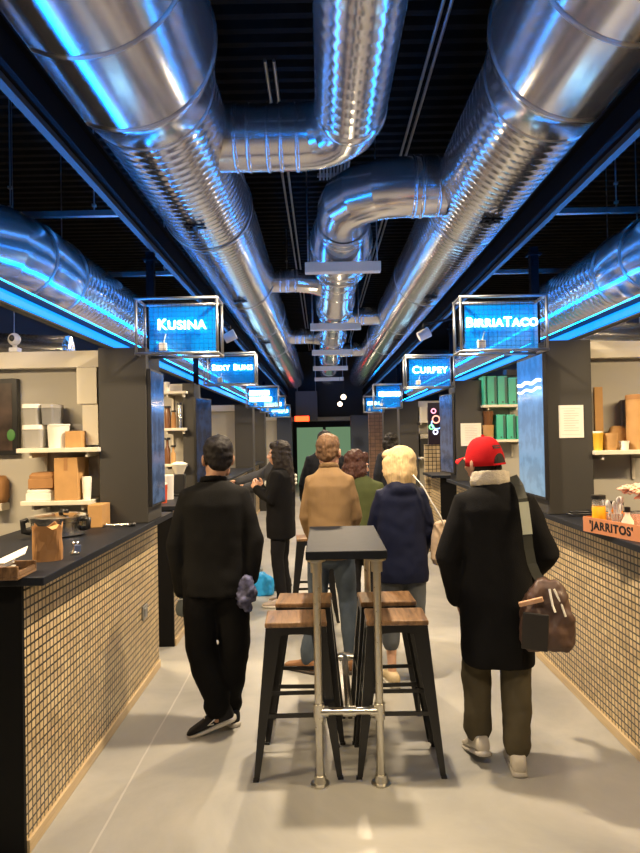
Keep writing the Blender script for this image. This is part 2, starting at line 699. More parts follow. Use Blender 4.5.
def seam_ring(bm, p, y, r, h=0.008, w=0.012, n=48):
    sleeve(bm, p, [(y - w, r), (y - w * .6, r + h), (y + w * .6, r + h), (y + w, r)], n)


def seams(t, p, items, m, h=0.008, w=0.012, n=48):
    for yy, r in items:
        q = B(); seam_ring(q, p, yy, r, h, w, n); obj('seam_ring', q, m, t, True)


def seams_x(t, xs, y, r, h, w, m, n=36):
    for xx in xs:
        q = B()
        rings(q, [[V3((xx + dx, y + rr * math.cos(2 * PI * j / n), CZ + rr * math.sin(2 * PI * j / n))) for j in range(n)] for dx, rr in ((-w, r), (-w / 2, r + h), (w / 2, r + h), (w, r))], False)
        obj('seam_ring', q, m, t, True)


def main_duct(side, X, Z, R, RB, label):
    t = thing('supply_duct', label, 'duct', (0, 0, 0), 0, 'ventilation ducts')
    bm = B()
    spiral_duct(bm, (X, Z), R, 3.22, 20.6, 0.08, 0.0024, 56, side)
    smooth_by_angle(obj('spiral_pipe', bm, M['duct'], t), 50)
    bm = B()
    sleeve(bm, (X, Z), [(Y0 + .05, RB), (3.02, RB), (3.06, RB - .004), (3.20, R + .010), (3.36, R + .008)])
    obj('plain_sleeve', bm, M['duct_plain'], t, smooth=True)
    seams(t, (X, Z), [(yy, RB) for yy in (.66, 1.25, 1.84, 2.42, 3.0)] + [(yy, R + .006) for yy in (3.36, 5.2, 7.6, 9.8, 12.2)], M['strut'], .006, .010)
    for yy in (4.55, 7.1, 10.3):
        bm = B()
        zb = Z - R - .012
        boxc(bm, (X - .02 * side, yy, zb), (.15, .018, .012))
        boxc(bm, (X - .02 * side, yy + .07, zb), (.15, .018, .012))
        boxc(bm, (X - .02 * side, yy + .035, zb - .008), (.022, .10, .02))
        for sx in (-1, 1):
            boxc(bm, (X - .02 * side + .05 * sx, yy + .035, zb), (.012, .07, .012))
        obj('hanger_clamp', bm, M['black_steel'], t)
    return t


LX, LZ, LR = -0.905, 3.55, 0.362
RX, RZ, RR = 1.265, 3.55, 0.362
t = main_duct(-1, LX, LZ, LR, 0.44, 'huge galvanised air duct running overhead along the left side of the aisle')
t = main_duct(1, RX, RZ, RR, 0.44, 'huge galvanised air duct running overhead along the right side of the aisle')
bm = B()
blob(bm, (RX - .03, 4.42, RZ - RR - .003), (.05, .05, .012))
blob(bm, (RX - .02, 4.42, RZ - RR - .012), (.018, .018, .012))
obj('access_cap', bm, M['duct_plain'], t, True)

# middle duct that turns left into the left main duct
CX, CZ, CR_ = 0.20, 3.53, 0.205


def elbow_pts(p_in, corner, p_out, rad, k=5):
    p_in, c, p_out = V3(p_in), V3(corner), V3(p_out)
    d1 = (p_in - c).normalized(); d2 = (p_out - c).normalized()
    a = c + d1 * rad; e = c + d2 * rad
    o = a + d2 * rad
    pts = [p_in]
    for i in range(k):
        th = (i) / (k - 1) * PI / 2
        pts.append(o - d2 * rad * math.cos(th) - d1 * rad * math.sin(th))
    pts.append(p_out)
    return pts


t = thing('cross_duct', 'middle spiral duct nearest the viewer that elbows left into the left main duct', 'duct', (0, 0, 0), 0, 'ventilation ducts')
bm = B(); spiral_duct(bm, (CX, CZ), CR_, Y0 + .1, 3.62, 0.092, 0.0013, 56, 1)
smooth_by_angle(obj('spiral_pipe', bm, M['duct'], t), 50)
bm = B(); tube(bm, elbow_pts((CX, 3.66, CZ), (CX, 4.0, CZ), (-0.62, 4.0, CZ), 0.30), CR_ - .006, 36, False)
smooth_by_angle(obj('gored_elbow', bm, M['duct_plain'], t), 12)
seams_x(t, (-.50, -.42, -.30, -.22, -.12), 4.0, .2, .007, .012, M['duct_plain'])
bm = B(); sleeve(bm, (CX, CZ), [(3.60, CR_), (3.605, CR_ + .006), (3.68, CR_ + .006), (3.69, CR_)]); obj('seam_ring', bm, M['duct_plain'], t, True)

# second middle duct: leaves the right main duct, elbows forward and runs down the hall
t = thing('return_duct', 'long middle duct elbowing out of the right main duct and running far down the hall', 'duct', (0, 0, 0), 0, 'ventilation ducts')
bm = B(); tube(bm, elbow_pts((RX - .30, 4.85, CZ), (CX + .02, 4.85, CZ), (CX + .02, 5.65, CZ), 0.42, 5), 0.222, 36, False)
smooth_by_angle(obj('gored_elbow', bm, M['duct_plain'], t), 12)
seams_x(t, (RX - .36, RX - .48, RX - .54), 4.85, .222, .009, .014, M['duct_plain'])
c = (CX + .02, CZ)
bm = B()
sleeve(bm, c, [(5.5, .23), (5.72, .23), (5.74, .24), (5.90, .275), (6.3, .31), (6.75, .315), (6.95, .245), (7.05, .232)])
yy = 7.05
for k, yb in enumerate((9.1, 11.9, 14.7, 17.5, 20.3)):
    sleeve(bm, c, [(yy, .232), (yb - .55, .232), (yb - .45, .265), (yb + .35, .265), (yb + .45, .23), (yb + .62, .23)])
    yy = yb + .62
obj('plain_sleeve', bm, M['duct_plain'], t, True)
seams(t, c, ((5.6, .226), (5.72, .23), (6.15, .298), (6.5, .312), (6.72, .315), (7.4, .232), (7.9, .232), (8.8, .265), (9.4, .265), (10.2, .23), (10.8, .23), (11.7, .265), (12.2, .265), (13.2, .23), (14.5, .265), (15, .265)), M['duct_plain'], .009, .02)
for k, (yb, w, r) in enumerate(((5.9, .70, .27), (9.1, .72, .27), (11.9, .76, .27), (14.7, .8, .27), (17.5, .8, .27))):
    g = thing('duct_bracket', 'cream bracket bar under the middle duct, ' + ['nearest the viewer', 'second from the viewer', 'third from the viewer', 'fourth from the viewer', 'farthest from the viewer'][k], 'bracket', (c[0], yb, CZ - r), 0, 'cream duct bracket bars')
    bm = B(); box(bm, -w / 2, w / 2, -.05, .05, -.105, -.012, .006); obj('bar', bm, M['band'], g)
    for sx in (-1, 1):
        bm = B(); tube(bm, [(sx * (w / 2 - .03), 0, -.02), (sx * (w / 2 - .03), 0, 4.6 - CZ + r)], .006, 8)
        obj('hanger_rod', bm, M['strut'], g)

# short branches
BR = [(-1, 7.7, .135, 'left', 'nearer'), (1, 10.1, .14, 'right', 'nearer'), (-1, 12.0, .14, 'left', 'farther'), (1, 14.0, .15, 'right', 'farther')]
for sd, yy, r, nm, wh in BR:
    t = thing('branch_duct', '%s short branch duct joining the middle duct to the %s main duct' % (wh, nm), 'duct', (0, 0, 0), 0, 'ventilation ducts')
    x0, x1 = (LX + .3, CX - .18) if sd < 0 else (CX + .22, RX - .3)
    bm = B()
    if sd < 0:
        tube(bm, [(x0, yy, CZ), (x1 - .30, yy, CZ), (x1 - .1, yy + .1, CZ), (x1 + .03, yy + .3, CZ)], r, 24, False)
    else:
        tube(bm, [(x0, yy, CZ), (x1, yy, CZ)], r, 24, False)
    smooth_by_angle(obj('pipe', bm, M['duct_plain'], t), 12)
    seams_x(t, [x0 + .1 + (x1 - x0 - .35) * q * 1.6 for q in (.1, .26, .32, .5)], yy, r, .006, .012, M['duct_plain'], 24)

# side ducts over the stalls
for sd, X, lab, ya, yb, yc in ((-1, -2.07, 'smaller spiral duct above the left row of food stalls', 4.38, 4.9, 3.95), (1, 2.45, 'smaller spiral duct above the right row of food stalls', 4.62, 5.05, 4.2)):
    t = thing('side_duct', lab, 'duct', (0, 0, 0), 0, 'ventilation ducts')
    Z, R = 2.92, .285
    bm = B(); spiral_duct(bm, (X, Z), R, yb - .05, 17, .085, .004, 40, sd)
    smooth_by_angle(obj('spiral_pipe', bm, M['duct'], t), 50)
    bm = B()
    sleeve(bm, (X, Z), [(ya - .02, R - .012), (ya, R - .012), (ya + .02, R + .006), (yb, R + .006), (yb + .08, R)])
    obj('plain_sleeve', bm, M['duct_plain'], t, True)
    seams(t, (X, Z), [(ya, R - .01), (yb, R + .006)], M['strut'])
    bm = B(); tube(bm, elbow_pts((X, ya + .01, Z), (X, yc, Z), ((4.25 if sd < 0 else 4.5) * sd, yc, Z), .33, 5), R - .012, 36, False)
    smooth_by_angle(obj('gored_elbow', bm, M['duct_plain'], t), 12)

# ------------------------------------------------------------------ steel: beams, rails, posts, struts
for sd, xa, xb, nm in ((-1, -1.11, -1.05, 'left'), (1, 1.37, 1.30, 'right')):
    t = thing('roof_beam', 'long black steel beam under the %s main duct with a pale edge rail' % nm, 'beam', (0, 0, 0))
    bm = B()
    xo, xi = min(xa, xb), max(xa, xb)
    box(bm, xo, xi, -1.5, 20.5, 2.94, 2.955)
    box(bm, xo, xi, -1.5, 20.5, 3.08, 3.095)
    box(bm, (xo + xi) / 2 - .006, (xo + xi) / 2 + .006, -1.5, 20.5, 2.955, 3.08)
    obj('flanges', bm, M['beam'], t)
    bm = B()
    x = xa
    box(bm, x - .018, x + .018, -1.5, 20.5, 2.912, 2.94)
    obj('edge_rail', bm, M['rail'], t)

LED = {-1: -1.44, 1: 1.745}
for sd, nm in ((-1, 'left'), (1, 'right')):
    x = LED[sd]
    t = thing('light_channel', 'long metal channel holding a glowing blue strip along the tops of the %s stalls' % nm, 'light', (0, 0, 0))
    bm = B()
    o = x + sd * .05
    box(bm, min(x, o), max(x, o), -1.0, 19, 2.285, 2.293)
    box(bm, min(x - sd * .04, o), max(x - sd * .04, o), -1.0, 19, 2.358, 2.366)
    box(bm, min(x + sd * .04, o), max(x + sd * .04, o), -1.0, 19, 2.293, 2.358)
    obj('channel', bm, M['rail'], t)
    bm = B()
    a_, b2 = x + sd * .006, x + sd * .038
    box(bm, min(a_, b2), max(a_, b2), -1.0, 19, 2.303, 2.350)
    obj('glowing_strip', bm, M['led'], t)
    bm = B(); a_, b2 = x - sd * .035, x + sd * .045
    box(bm, min(a_, b2), max(a_, b2), -1.0, 19, 2.367, 2.372)
    obj('added_uplight', bm, M['added_glow'], t)  # added glow on top of the channel, unseen from below, brightens the ducts

PIL = []    # partition end panels: side, Y, left px, right px


def strut_line(name, label, pts, r, m=M['strut'], cat='pipe', square=False):
    bm = B()
    if square:
        p, q = V3(pts[0]), V3(pts[1])
        d = q - p
        boxc(bm, (p + q) / 2, (abs(d.x) + r * 2, abs(d.y) + r * 2, abs(d.z) + r * 2))
    else:
        tube(bm, pts, r, 10)
    return tag(obj(name, bm, m), label, cat)


# trapeze struts and hanger rods
def trapeze(label, x0, x1, y, z, rods):
    t = thing('strut_hanger', label, 'hanger', (0, y, z))
    bm = B(); box(bm, x0, x1, -.02, .02, -.02, .02); obj('strut', bm, M['strut'], t)
    for x in rods:
        bm = B(); tube(bm, [(x, 0, .02 if 4.55 > z else 0), (x, 0, 4.55 - z)], .006, 8)
        for k in (.06, .2):
            boxc(bm, (x, 0, k), (.026, .026, .018))
        obj('rod', bm, M['strut'], t)


trapeze('metal strut and rods crossing above the left side duct', -4.3, -1.2, 4.55, 3.27, (-2.2, -1.6))
trapeze('metal strut and rods crossing above the right side duct', 1.68, 4.6, 4.7, 3.27, (1.75, 2.2, 3.0))
trapeze('metal strut and rods high above the left main duct and elbow', -.55, 0.03, 2.9, 4.1, (-.5, -.02))
trapeze('metal strut and rods high at the top right, between the ducts', .5, 1.1, 3.0, 4.1, (.62, .95))
trapeze('thin strut crossing behind the hall signs, over the left stalls', -4.0, -1.34, 6.2, 3.26, (-1.5, -2.5))
trapeze('thin strut crossing behind the hall signs, over the right stalls', 1.68, 4.4, 6.4, 3.26, (1.8, 2.9))
trapeze('distant strut crossing between the main ducts', -.5, .0, 8.9, 3.9, (-.45, -.05))
for k, (dx, sd) in enumerate(((.78, 'right'), (.83, 'right'))):
    strut_line('conduit', ('left' if k == 0 else 'right') + ' one of two thin conduits running high beside the right main duct', [(dx, -1, 4.25), (dx, 19, 4.25)], .012)
strut_line('conduit', 'left one of the thin conduits running high between left duct and middle duct', [(-.34, 4.3, 4.2), (-.34, 19, 4.2)], .012)
strut_line('conduit', 'right one of the thin conduits running high between left duct and middle duct', [(-.28, 4.3, 4.2), (-.28, 19, 4.2)], .012)
bm = B()
for i in range(9):
    box(bm, .02 + i * .035, .042 + i * .035, 6.0, 6.6, 4.3, 4.33)
box(bm, .0, .34, 6.0, 6.04, 4.33, 4.36)
box(bm, .0, .34, 6.56, 6.6, 4.33, 4.36)
for x in (.03, .31):
    for y in (6.02, 6.58):
        tube(bm, [(x, y, 4.34), (x, y, 4.56)], .006, 6)
tag(obj('air_grille', bm, M['strut']), 'slatted pale metal grille high up behind the first elbow', 'grille')

# ------------------------------------------------------------------ neon signs in wire cages
def sign(cx, cy, cz, w, h, d, label, letters, scale=1.0, name='neon_sign', tubes=.0095, grid=.027, flip=False):
    t = thing(name, label, 'sign', (cx, cy, cz - h / 2), 0, 'caged blue neon stall signs')
    z0, z1 = 0, h
    bm = B()
    for x in (-w / 2, w / 2):
        for y in (-d / 2, d / 2):
            tube(bm, [(x, y, z0), (x, y, z1)], tubes, 8)
    for z in (z0, z1):
        for y in (-d / 2, d / 2):
            tube(bm, [(-w / 2 - tubes, y, z), (w / 2 + tubes, y, z)], tubes, 8)
        for x in (-w / 2, w / 2):
            tube(bm, [(x, -d / 2, z), (x, d / 2, z)], tubes, 8)
    obj('cage_frame', bm, M['strut'], t, True)
    for y, nm in ((-d / 2, 'front'), (d / 2, 'back')):
        bm = B()
        n = int(w / grid)
        for i in range(1, n):
            x = -w / 2 + i * w / n
            tube(bm, [(x, y, z0), (x, y, z1)], .0010, 4, False)
        n = int(h / grid)
        for i in range(1, n):
            z = z0 + i * h / n
            tube(bm, [(-w / 2, y, z), (w / 2, y, z)], .0010, 4, False)
        obj('wire_mesh', bm, M['black_steel'], t)
    bm = B(); box(bm, -w / 2 + .05, w / 2 - .02, .015, .021, .02, h - .03)
    obj('glowing_panel', bm, M['acrylic'], t)
    if isinstance(letters, str):
        ws = letters.split(' ')
        for k, wd in enumerate(ws):
            dx = 0 if len(ws) == 1 else (k - .5) * w * .44
            bm = text_mesh(wd, scale, Matrix.Translation((.012 + dx, -.012, h * .56)) @ XZ, .006, .0016, True)
            obj('letters', bm, M['neon'], t)
    else:
        for (dx, dz, ww, hh) in letters:        # too far to read: a glowing row of strokes
            bm = B()
            x = dx - ww / 2
            rnd = random.Random(int(cy * 100))
            while x < dx + ww / 2 - .01:
                k = rnd.uniform(.035, .055)
                boxc(bm, (x + k / 2, -.005, h * .5 + dz), (k * .86, .012, hh * rnd.uniform(.8, 1.0)), .004)
                x += k
            obj('letters', bm, M['neon'], t)
    # little transformer under the letters and its cord
    bm = B(); boxc(bm, (-w * .22, .0, h * .16), (.05, .03, .05), .004); tube(bm, [(-w * .22, 0, h * .18), (-w * .18, 0, h * .4)], .004, 6)
    obj('transformer', bm, M['white'], t)
    return t


def sign_px(x0, x1, ytop, ybot, Y, *a, **k):
    p = at(x0, (ytop + ybot) / 2, Y); q = at(x1, (ytop + ybot) / 2, Y)
    tt = at((x0 + x1) / 2, ytop, Y); bb = at((x0 + x1) / 2, ybot, Y)
    return sign((p.x + q.x) / 2, Y + .1, (tt.z + bb.z) / 2, q.x - p.x, tt.z - bb.z, .2, *a, **k)


sign_px(136, 217, 298, 353, 3.98, 'nearest left neon sign reading KUSINA in a wire cage', 'Kusina', .092)
sign_px(204, 255, 353, 384, 6.65, 'second left neon sign reading SEXY BUNS in a wire cage', 'Sexy Buns', .086)
sign_px(246, 278, 386, 407, 11.0, 'third left neon sign, two short glowing lines of lettering', [(-.06, .07, .34, .09), (-.03, -.04, .40, .09)])
sign_px(260, 285, 396, 412, 13.9, 'fourth left neon sign, one glowing line lower than the two-line sign', [(.0, .0, .38, .09)])
sign_px(268, 290, 405, 417, 17.2, 'fifth and farthest left neon sign near the red exit light', [(.0, 0, .42, .1)])
sign_px(461, 547, 296, 350, 3.98, 'nearest right neon sign reading BIRRIATACO in a wire cage', 'BirriaTaco', .083)
sign_px(406, 454, 355, 387, 6.9, 'second right neon sign with one glowing word, CURPEY', 'Curpey', .11)
sign_px(374, 402, 384, 408, 10.8, 'third right neon sign with one blurred glowing word', [(.03, .04, .36, .09)])
sign_px(364, 384, 396, 412, 14.0, 'fourth and farthest right neon sign, mostly hidden behind the third', [(.0, .02, .28, .08)])

# ------------------------------------------------------------------ partitions, screens
LPIL = [(4.05, 99, 147), (6.75, 183, 195), (11.4, 235, 253), (14.3, 254, 265), (18.6, 277, 292)]
RPIL = [(4.10, 547, 593), (7.10, 456, 485), (11.3, 400, 419), (14.6, 384, 399), (18.6, 351, 369)]
names = ['nearest', 'second', 'third', 'fourth', 'farthest']
PTOP = 2.235


def partition(sd, i, Y, a, b):
    p, q = at(a, 440, Y).x, at(b, 440, Y).x
    side = 'left' if sd < 0 else 'right'
    t = thing('partition', '%s grey partition on the %s, end panel facing the aisle beside the %s neon sign' % (names[i], side, names[i]), 'partition', (0, Y, 0), 0, 'grey stall partitions')
    bm = B(); box(bm, p, q, 0, .34, 1.1212 if i < 2 else 0, PTOP, .004)
    obj('end_panel', bm, M['pillar'] if i < 4 else M['pillar_blue'], t)
    xo = XL + .02 if sd < 0 else XR - .02
    xi = p - .002 if sd < 0 else q + .002
    bm = B(); box(bm, min(xo, xi), max(xo, xi), .20, .28, 0.0, 2.17)
    obj('wall_panel', bm, M['wall'], t)
    bm = B(); box(bm, min(xo, xi), max(xo, xi), .12, .20, 2.13, 2.19)
    box(bm, min(xo, xi), max(xo, xi), .14, .20, 2.19, 2.24)
    obj('top_rail', bm, M['cream'], t)
    post_x = (p + .03) if sd > 0 else (q - .03)
    if i < 4:
        bm = B(); box(bm, post_x - .026, post_x + .026, .24, .29, PTOP, 2.912)
        boxc(bm, (post_x, .265, 2.86), (.09, .09, .012))
        boxc(bm, (post_x, .235, 2.80), (.03, .02, .03))
        obj('steel_post', bm, M['beam'], t)
    return t, p, q


PX = {}
for i, (Y, a, b) in enumerate(LPIL):
    PX[(-1, i)] = partition(-1, i, Y, a, b)
for i, (Y, a, b) in enumerate(RPIL):
    PX[(1, i)] = partition(1, i, Y, a, b)


def screen(label, p0, p1, z0, z1, m, thick=.026, extra=None):
    """a portrait menu screen; p0 near edge, p1 far edge in plan"""
    p0, p1 = V3((p0.x, p0.y, 0)), V3((p1.x, p1.y, 0))
    d = p1 - p0
    w = d.length
    ang = math.atan2(d.y, d.x)
    t = thing('menu_screen', label, 'screen', (p0.x, p0.y, z0), ang, 'menu screens on the partition ends')
    h = z1 - z0
    s = -1 if p0.x < 0 else 1        # local +y is left of the p0->p1 direction
    bm = B(); box(bm, 0, w, min(0, s * -thick), max(0, s * -thick), 0, h, .004)
    obj('casing', bm, M['black_plastic'], t)
    bm = B()
    y = s * .0015
    box(bm, .012, w - .012, min(y, 0), max(y, 0), .014, h - .014)
    obj('display', bm, m, t)
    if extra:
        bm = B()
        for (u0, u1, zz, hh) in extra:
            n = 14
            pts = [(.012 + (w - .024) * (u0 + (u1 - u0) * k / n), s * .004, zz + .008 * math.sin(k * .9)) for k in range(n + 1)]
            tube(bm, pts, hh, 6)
        obj('sign_reflection', bm, M['reflection_white'], t)  # reflection of a sign, modelled as glowing wavy lines
    return t


scr1 = screen_mat('menu_screen_slate', (0.03, 0.12, 0.34), (0.09, 0.13, 0.20), 0, .86, .45, .9)
scr2 = screen_mat('menu_screen_pale_blue', (0.05, 0.25, 0.70), (0.26, 0.40, 0.50), 0, .94, .75, .95)
scr3 = screen_mat('menu_screen_navy', (0.01, 0.03, 0.08), (0.008, 0.02, 0.05), 0, .8, .3, .9)
screen('slate blue menu screen on the nearest left partition', V3((-1.085, 4.06, 0)), V3((-1.085, 4.40, 0)), 1.22, 2.10, scr1)
screen('pale blue menu screen with drawn-on white sign reflections on the nearest right partition', V3((1.408, 4.06, 0)), V3((1.408, 4.60, 0)), 1.22, 2.16, scr2, extra=[(.05, .95, .76, .011), (.05, .95, .71, .008)])
screen('dark navy menu screen at the second left partition, behind the man in black', V3((at(196, 436, 6.70).x, 6.70, 0)), V3((at(212, 436, 7.05).x, 7.05, 0)), 1.18, 2.08, scr3)
screen('bluish menu screen at the second right partition, by the red cap', V3((at(453, 436, 7.12).x, 7.12, 0)), V3((at(440, 436, 7.55).x, 7.55, 0)), 1.2, 2.1, screen_mat('menu_screen_steel', (0.03, 0.10, 0.30), (0.08, 0.10, 0.16), 0, .9, .4, .8))

# notices taped on panels
def notice(label, x0, x1, y0, y1, Y):
    p = at(x0, y1, Y); q = at(x1, y0, Y)
    t = thing('notice', label, 'notice', (p.x, Y, p.z), 0, 'white notices on partitions')
    w, h = q.x - p.x, q.z - p.z
    bm = B(); box(bm, 0, w, -.004, -.001, 0, h); obj('sheet', bm, M['paper'], t)
    bm = B()
    for k in range(9):
        zz = h * (.82 - k * .075)
        box(bm, w * .2, w * (.8 if k % 3 else .66), -.0052, -.004, zz, zz + h * .012)
    bmx = .012
    for (a, b, c, d) in ((.12, .88, .90, .906), (.12, .88, .1, .106)):
        box(bm, w * a, w * b, -.0052, -.004, h * c, h * d)
    obj('print', bm, mat('grey_print', (.45, .43, .38), .8), t)


notice('white printed notice taped to the nearest right grey partition', 559, 583, 405, 438, 4.10)
notice('white printed notice on the second right partition above the red cap', 461, 481, 423, 446, 7.10)

# ------------------------------------------------------------------ counters
def counter(sd, face, y0, y1, idx, pil=None, ee=.62):
    side = 'left' if sd < 0 else 'right'
    t = thing('counter', '%s mosaic-fronted bar counter on the %s side of the aisle' % (names[idx], side), 'counter', (face, y0, 0), 0, 'mosaic stall counters')
    L = y1 - y0
    o = sd * .18
    bm = B(); box(bm, min(0, o), max(0, o), .02, L, .055, 1.085)
    obj('mosaic_front', bm, M['tile'], t)
    bm = B()
    e = sd * ee
    box(bm, min(0, e), max(0, e), .0, .02, 0, 1.085)
    obj('end_panel', bm, M['counter_end'], t)
    bm = B(); q = -sd * .012
    box(bm, min(q, o), max(q, o), .021, L, 0, .055, .003)
    obj('plinth', bm, M['plinth'], t)
    w = thing('worktop', 'blue-black worktop lying on the %s %s counter' % (names[idx], side), 'worktop', (face, y0, 1.086), 0, 'counter worktops')
    bm = B()
    a, b = -sd * .115, sd * ee
    yy = pil - y0 if pil else L
    box(bm, min(a, b), max(a, b), -.06, yy, 0, .034, .004)
    if pil:
        b = sd * .17
        box(bm, min(a, b), max(a, b), yy + .0005, L, 0, .034)
    obj('slab', bm, M['counter_top'], w)
    return t


c1 = counter(-1, -1.212, 2.56, 4.66, 0, pil=4.17)
bm = B(); boxc(bm, (.006, 1.72, .50), (.012, .10, .09), .003); boxc(bm, (.013, 1.72, .5), (.006, .05, .05), .002)
obj('socket_plate', bm, M['strut'], c1)
counter(1, 1.555, .9, 4.86, 0, pil=4.22, ee=.55)
counter(-1, -1.205, 5.10, 7.1, 1, pil=6.9)
counter(1, 1.56, 5.5, 7.5, 1, pil=7.25)
counter(-1, -1.33, 8.3, 11.25, 2)
counter(1, 1.50, 8.2, 8.9, 2)
counter(-1, -1.42, 12.4, 14.2, 3)
counter(1, 1.5, 12.3, 14.4, 3)

# mosaic wall with a neon picture in the third right stall
x0, x1 = at(425, 450, 9.0).x, at(449, 450, 9.0).x
bm = B(); box(bm, x0, x1 + .6, 9.0, 9.1, 0, 1.50); tag(obj('mosaic_panel', bm, M['tile_x']), 'mosaic-clad wall panel under the neon picture in the third right stall', 'wall panel')
p = at(428.5, 446, 9.0); q = at(443, 404, 9.0)
t = thing('neon_picture', 'dark framed picture with a round neon drawing above the mosaic panel', 'picture', (p.x, 8.98, p.z + .02))
w, h = q.x - p.x, q.z - p.z
bm = B(); box(bm, 0, w, 0, .03, 0, h); obj('board', bm, mat('purple_black_board', (.015, .006, .02), .4), t)
for nm, cxx, cz, r, colr, a0, a1 in (('red_tube', .5, .6, .05, (1, .35, .25), 0, 6.28), ('blue_tube', .55, .5, .075, (.3, .5, 1), 2.6, 5.6), ('white_tube', .45, .30, .03, (.8, .8, 1), 0, 6.28), ('green_tube', .2, .42, .03, (.2, .9, .3), 0, 6.28), ('pink_tube', .35, .8, .03, (1, .3, .4), 0, 6.28)):
    bm = B()
    tube(bm, [(w * cxx + r * math.cos(a0 + (a1 - a0) * k / 16), -.012, h * cz + r * math.sin(a0 + (a1 - a0) * k / 16)) for k in range(17)], .008, 6)
    obj(nm, bm, emis(nm, colr, 2.5), t)
# brick-like mosaic panel at the far right
x0, x1 = at(369, 440, 16).x, at(385, 440, 16).x
bm = B(); box(bm, x0, x1, 16, 16.1, 0, 2.2); tag(obj('mosaic_panel', bm, tile_mat('clay_mosaic', (.30, .18, .12), (.22, .13, .09), (.05, .04, .035), .12, .09, 'xz')), 'far reddish mosaic wall panel beside the dark blue farthest right partition', 'wall panel')

# exit light and header at the far end
p = at(296, 421, 21); q = at(317, 391, 21)
bm = B(); box(bm, p.x, q.x, 21, 21.4, p.z, q.z); hd = tag(obj('header_box', bm, mat('grey_header', (.20, .18, .17), .6)), 'grey boxed header hanging at the far end above the red exit light', 'header')
for x in (p.x + .05, q.x - .05):
    bm = B(); tube(bm, [(x, 21.2, q.z), (x, 21.2, 4.56)], .008, 6); obj('hanger_rod', bm, M['strut'], hd)
p = at(295, 421.5, 20.95); q = at(309, 416, 20.95)
t = thing('exit_sign', 'glowing red exit light on the grey header at the far end', 'sign', ((p.x + q.x) / 2, 20.98, p.z))
bm = B(); box(bm, (p.x - q.x) / 2 - .02, (q.x - p.x) / 2 + .02, -.04, .018, -.02, q.z - p.z + .02, .004); obj('case', bm, M['black_plastic'], t)
bm = B(); box(bm, (p.x - q.x) / 2, (q.x - p.x) / 2, -.046, -.041, 0, q.z - p.z); obj('lens', bm, M['exit'], t)
for k, (px, py, Y, nm) in enumerate(((340, 404, 17, 'left'), (343.5, 397, 15.5, 'upper'))):
    c = at(px, py, Y)
    t = thing('globe_lamp', 'small %s white globe lamp hanging far down the hall right of the middle duct' % nm, 'lamp', c)
    bm = B(); blob(bm, (0, 0, 0), (.06, .06, .06)); obj('globe', bm, M['lamp'], t, True)
    bm = B(); tube(bm, [(0, 0, .055), (0, 0, 4.56 - c.z)], .004, 6); obj('cord', bm, M['black_plastic'], t)

# spot heads on the beams
for k, (px, py, Y, lab) in enumerate(((230, 337, 6.0, 'small white spotlight under the left beam beside the second left sign'), (424, 335, 6.0, 'small white spotlight under the right beam above the second right sign'))):
    c = at(px, py, Y)
    t = thing('spotlight', lab, 'lamp', c, 0, 'small spotlights under the beams')
    bx = -1.055 if k == 0 else 1.315
    bm = B(); tube(bm, [(0, 0, .05), (0, 0, .1), (bx - c.x, 0, .16), (bx - c.x, 0, 2.942 - c.z)], .01, 8); obj('arm', bm, M['black_steel'], t)
    bm = B(); tube(bm, [(-.05, 0, -.02), (.05, 0, .03)], [.045, .05], 16); obj('head', bm, M['white'], t, False)

# flexible ducts behind the first partitions, wall camera, tube lamp
for sd, xa, xb, lab in ((-1, -4.2, -1.95, 'dull flexible duct lying behind the nearest left partition'), (1, 2.0, 4.5, 'dull flexible duct lying behind the nearest right partition')):
    bm = B()
    n = int(abs(xb - xa) / .035)
    rs = []
    for k in range(n * 2):
        r = .105 + (.012 if k % 2 else 0)
        x = xa + (xb - xa) * k / (n * 2)
        rs.append([V3((x, 5.0 + r * math.cos(2 * PI * j / 20), 2.38 + .02 * math.sin(x * 4) + r * math.sin(2 * PI * j / 20))) for j in range(20)])
    rings(bm, rs)
    o = tag(obj('flexible_duct', bm, M['duct_plain'], smooth=True), lab, 'duct')
    for k in range(3):
        x = xa + (xb - xa) * (.2 + .3 * k)
        bm = B(); tube(bm, [(x, 5.0, 2.46), (x, 5.0, 4.56)], .005, 6); obj('hanger_wire', bm, M['strut'], o)
c = at(14, 345, 4.2)
t = thing('security_camera', 'small white camera on the top rail of the nearest left partition', 'camera', (c.x, 4.215, 2.241))
bm = B(); box(bm, -.03, .03, -.03, .03, 0, .03, .004); obj('foot', bm, M['white'], t)
bm = B(); tube(bm, [(0, 0, .03), (0, -.01, .055)], .014, 10); blob(bm, (0, -.01, .085), (.04, .04, .042)); obj('head', bm, M['white'], t, True)
bm = B(); blob(bm, (0, -.045, .088), (.018, .01, .022)); obj('lens', bm, M['black_plastic'], t, True)
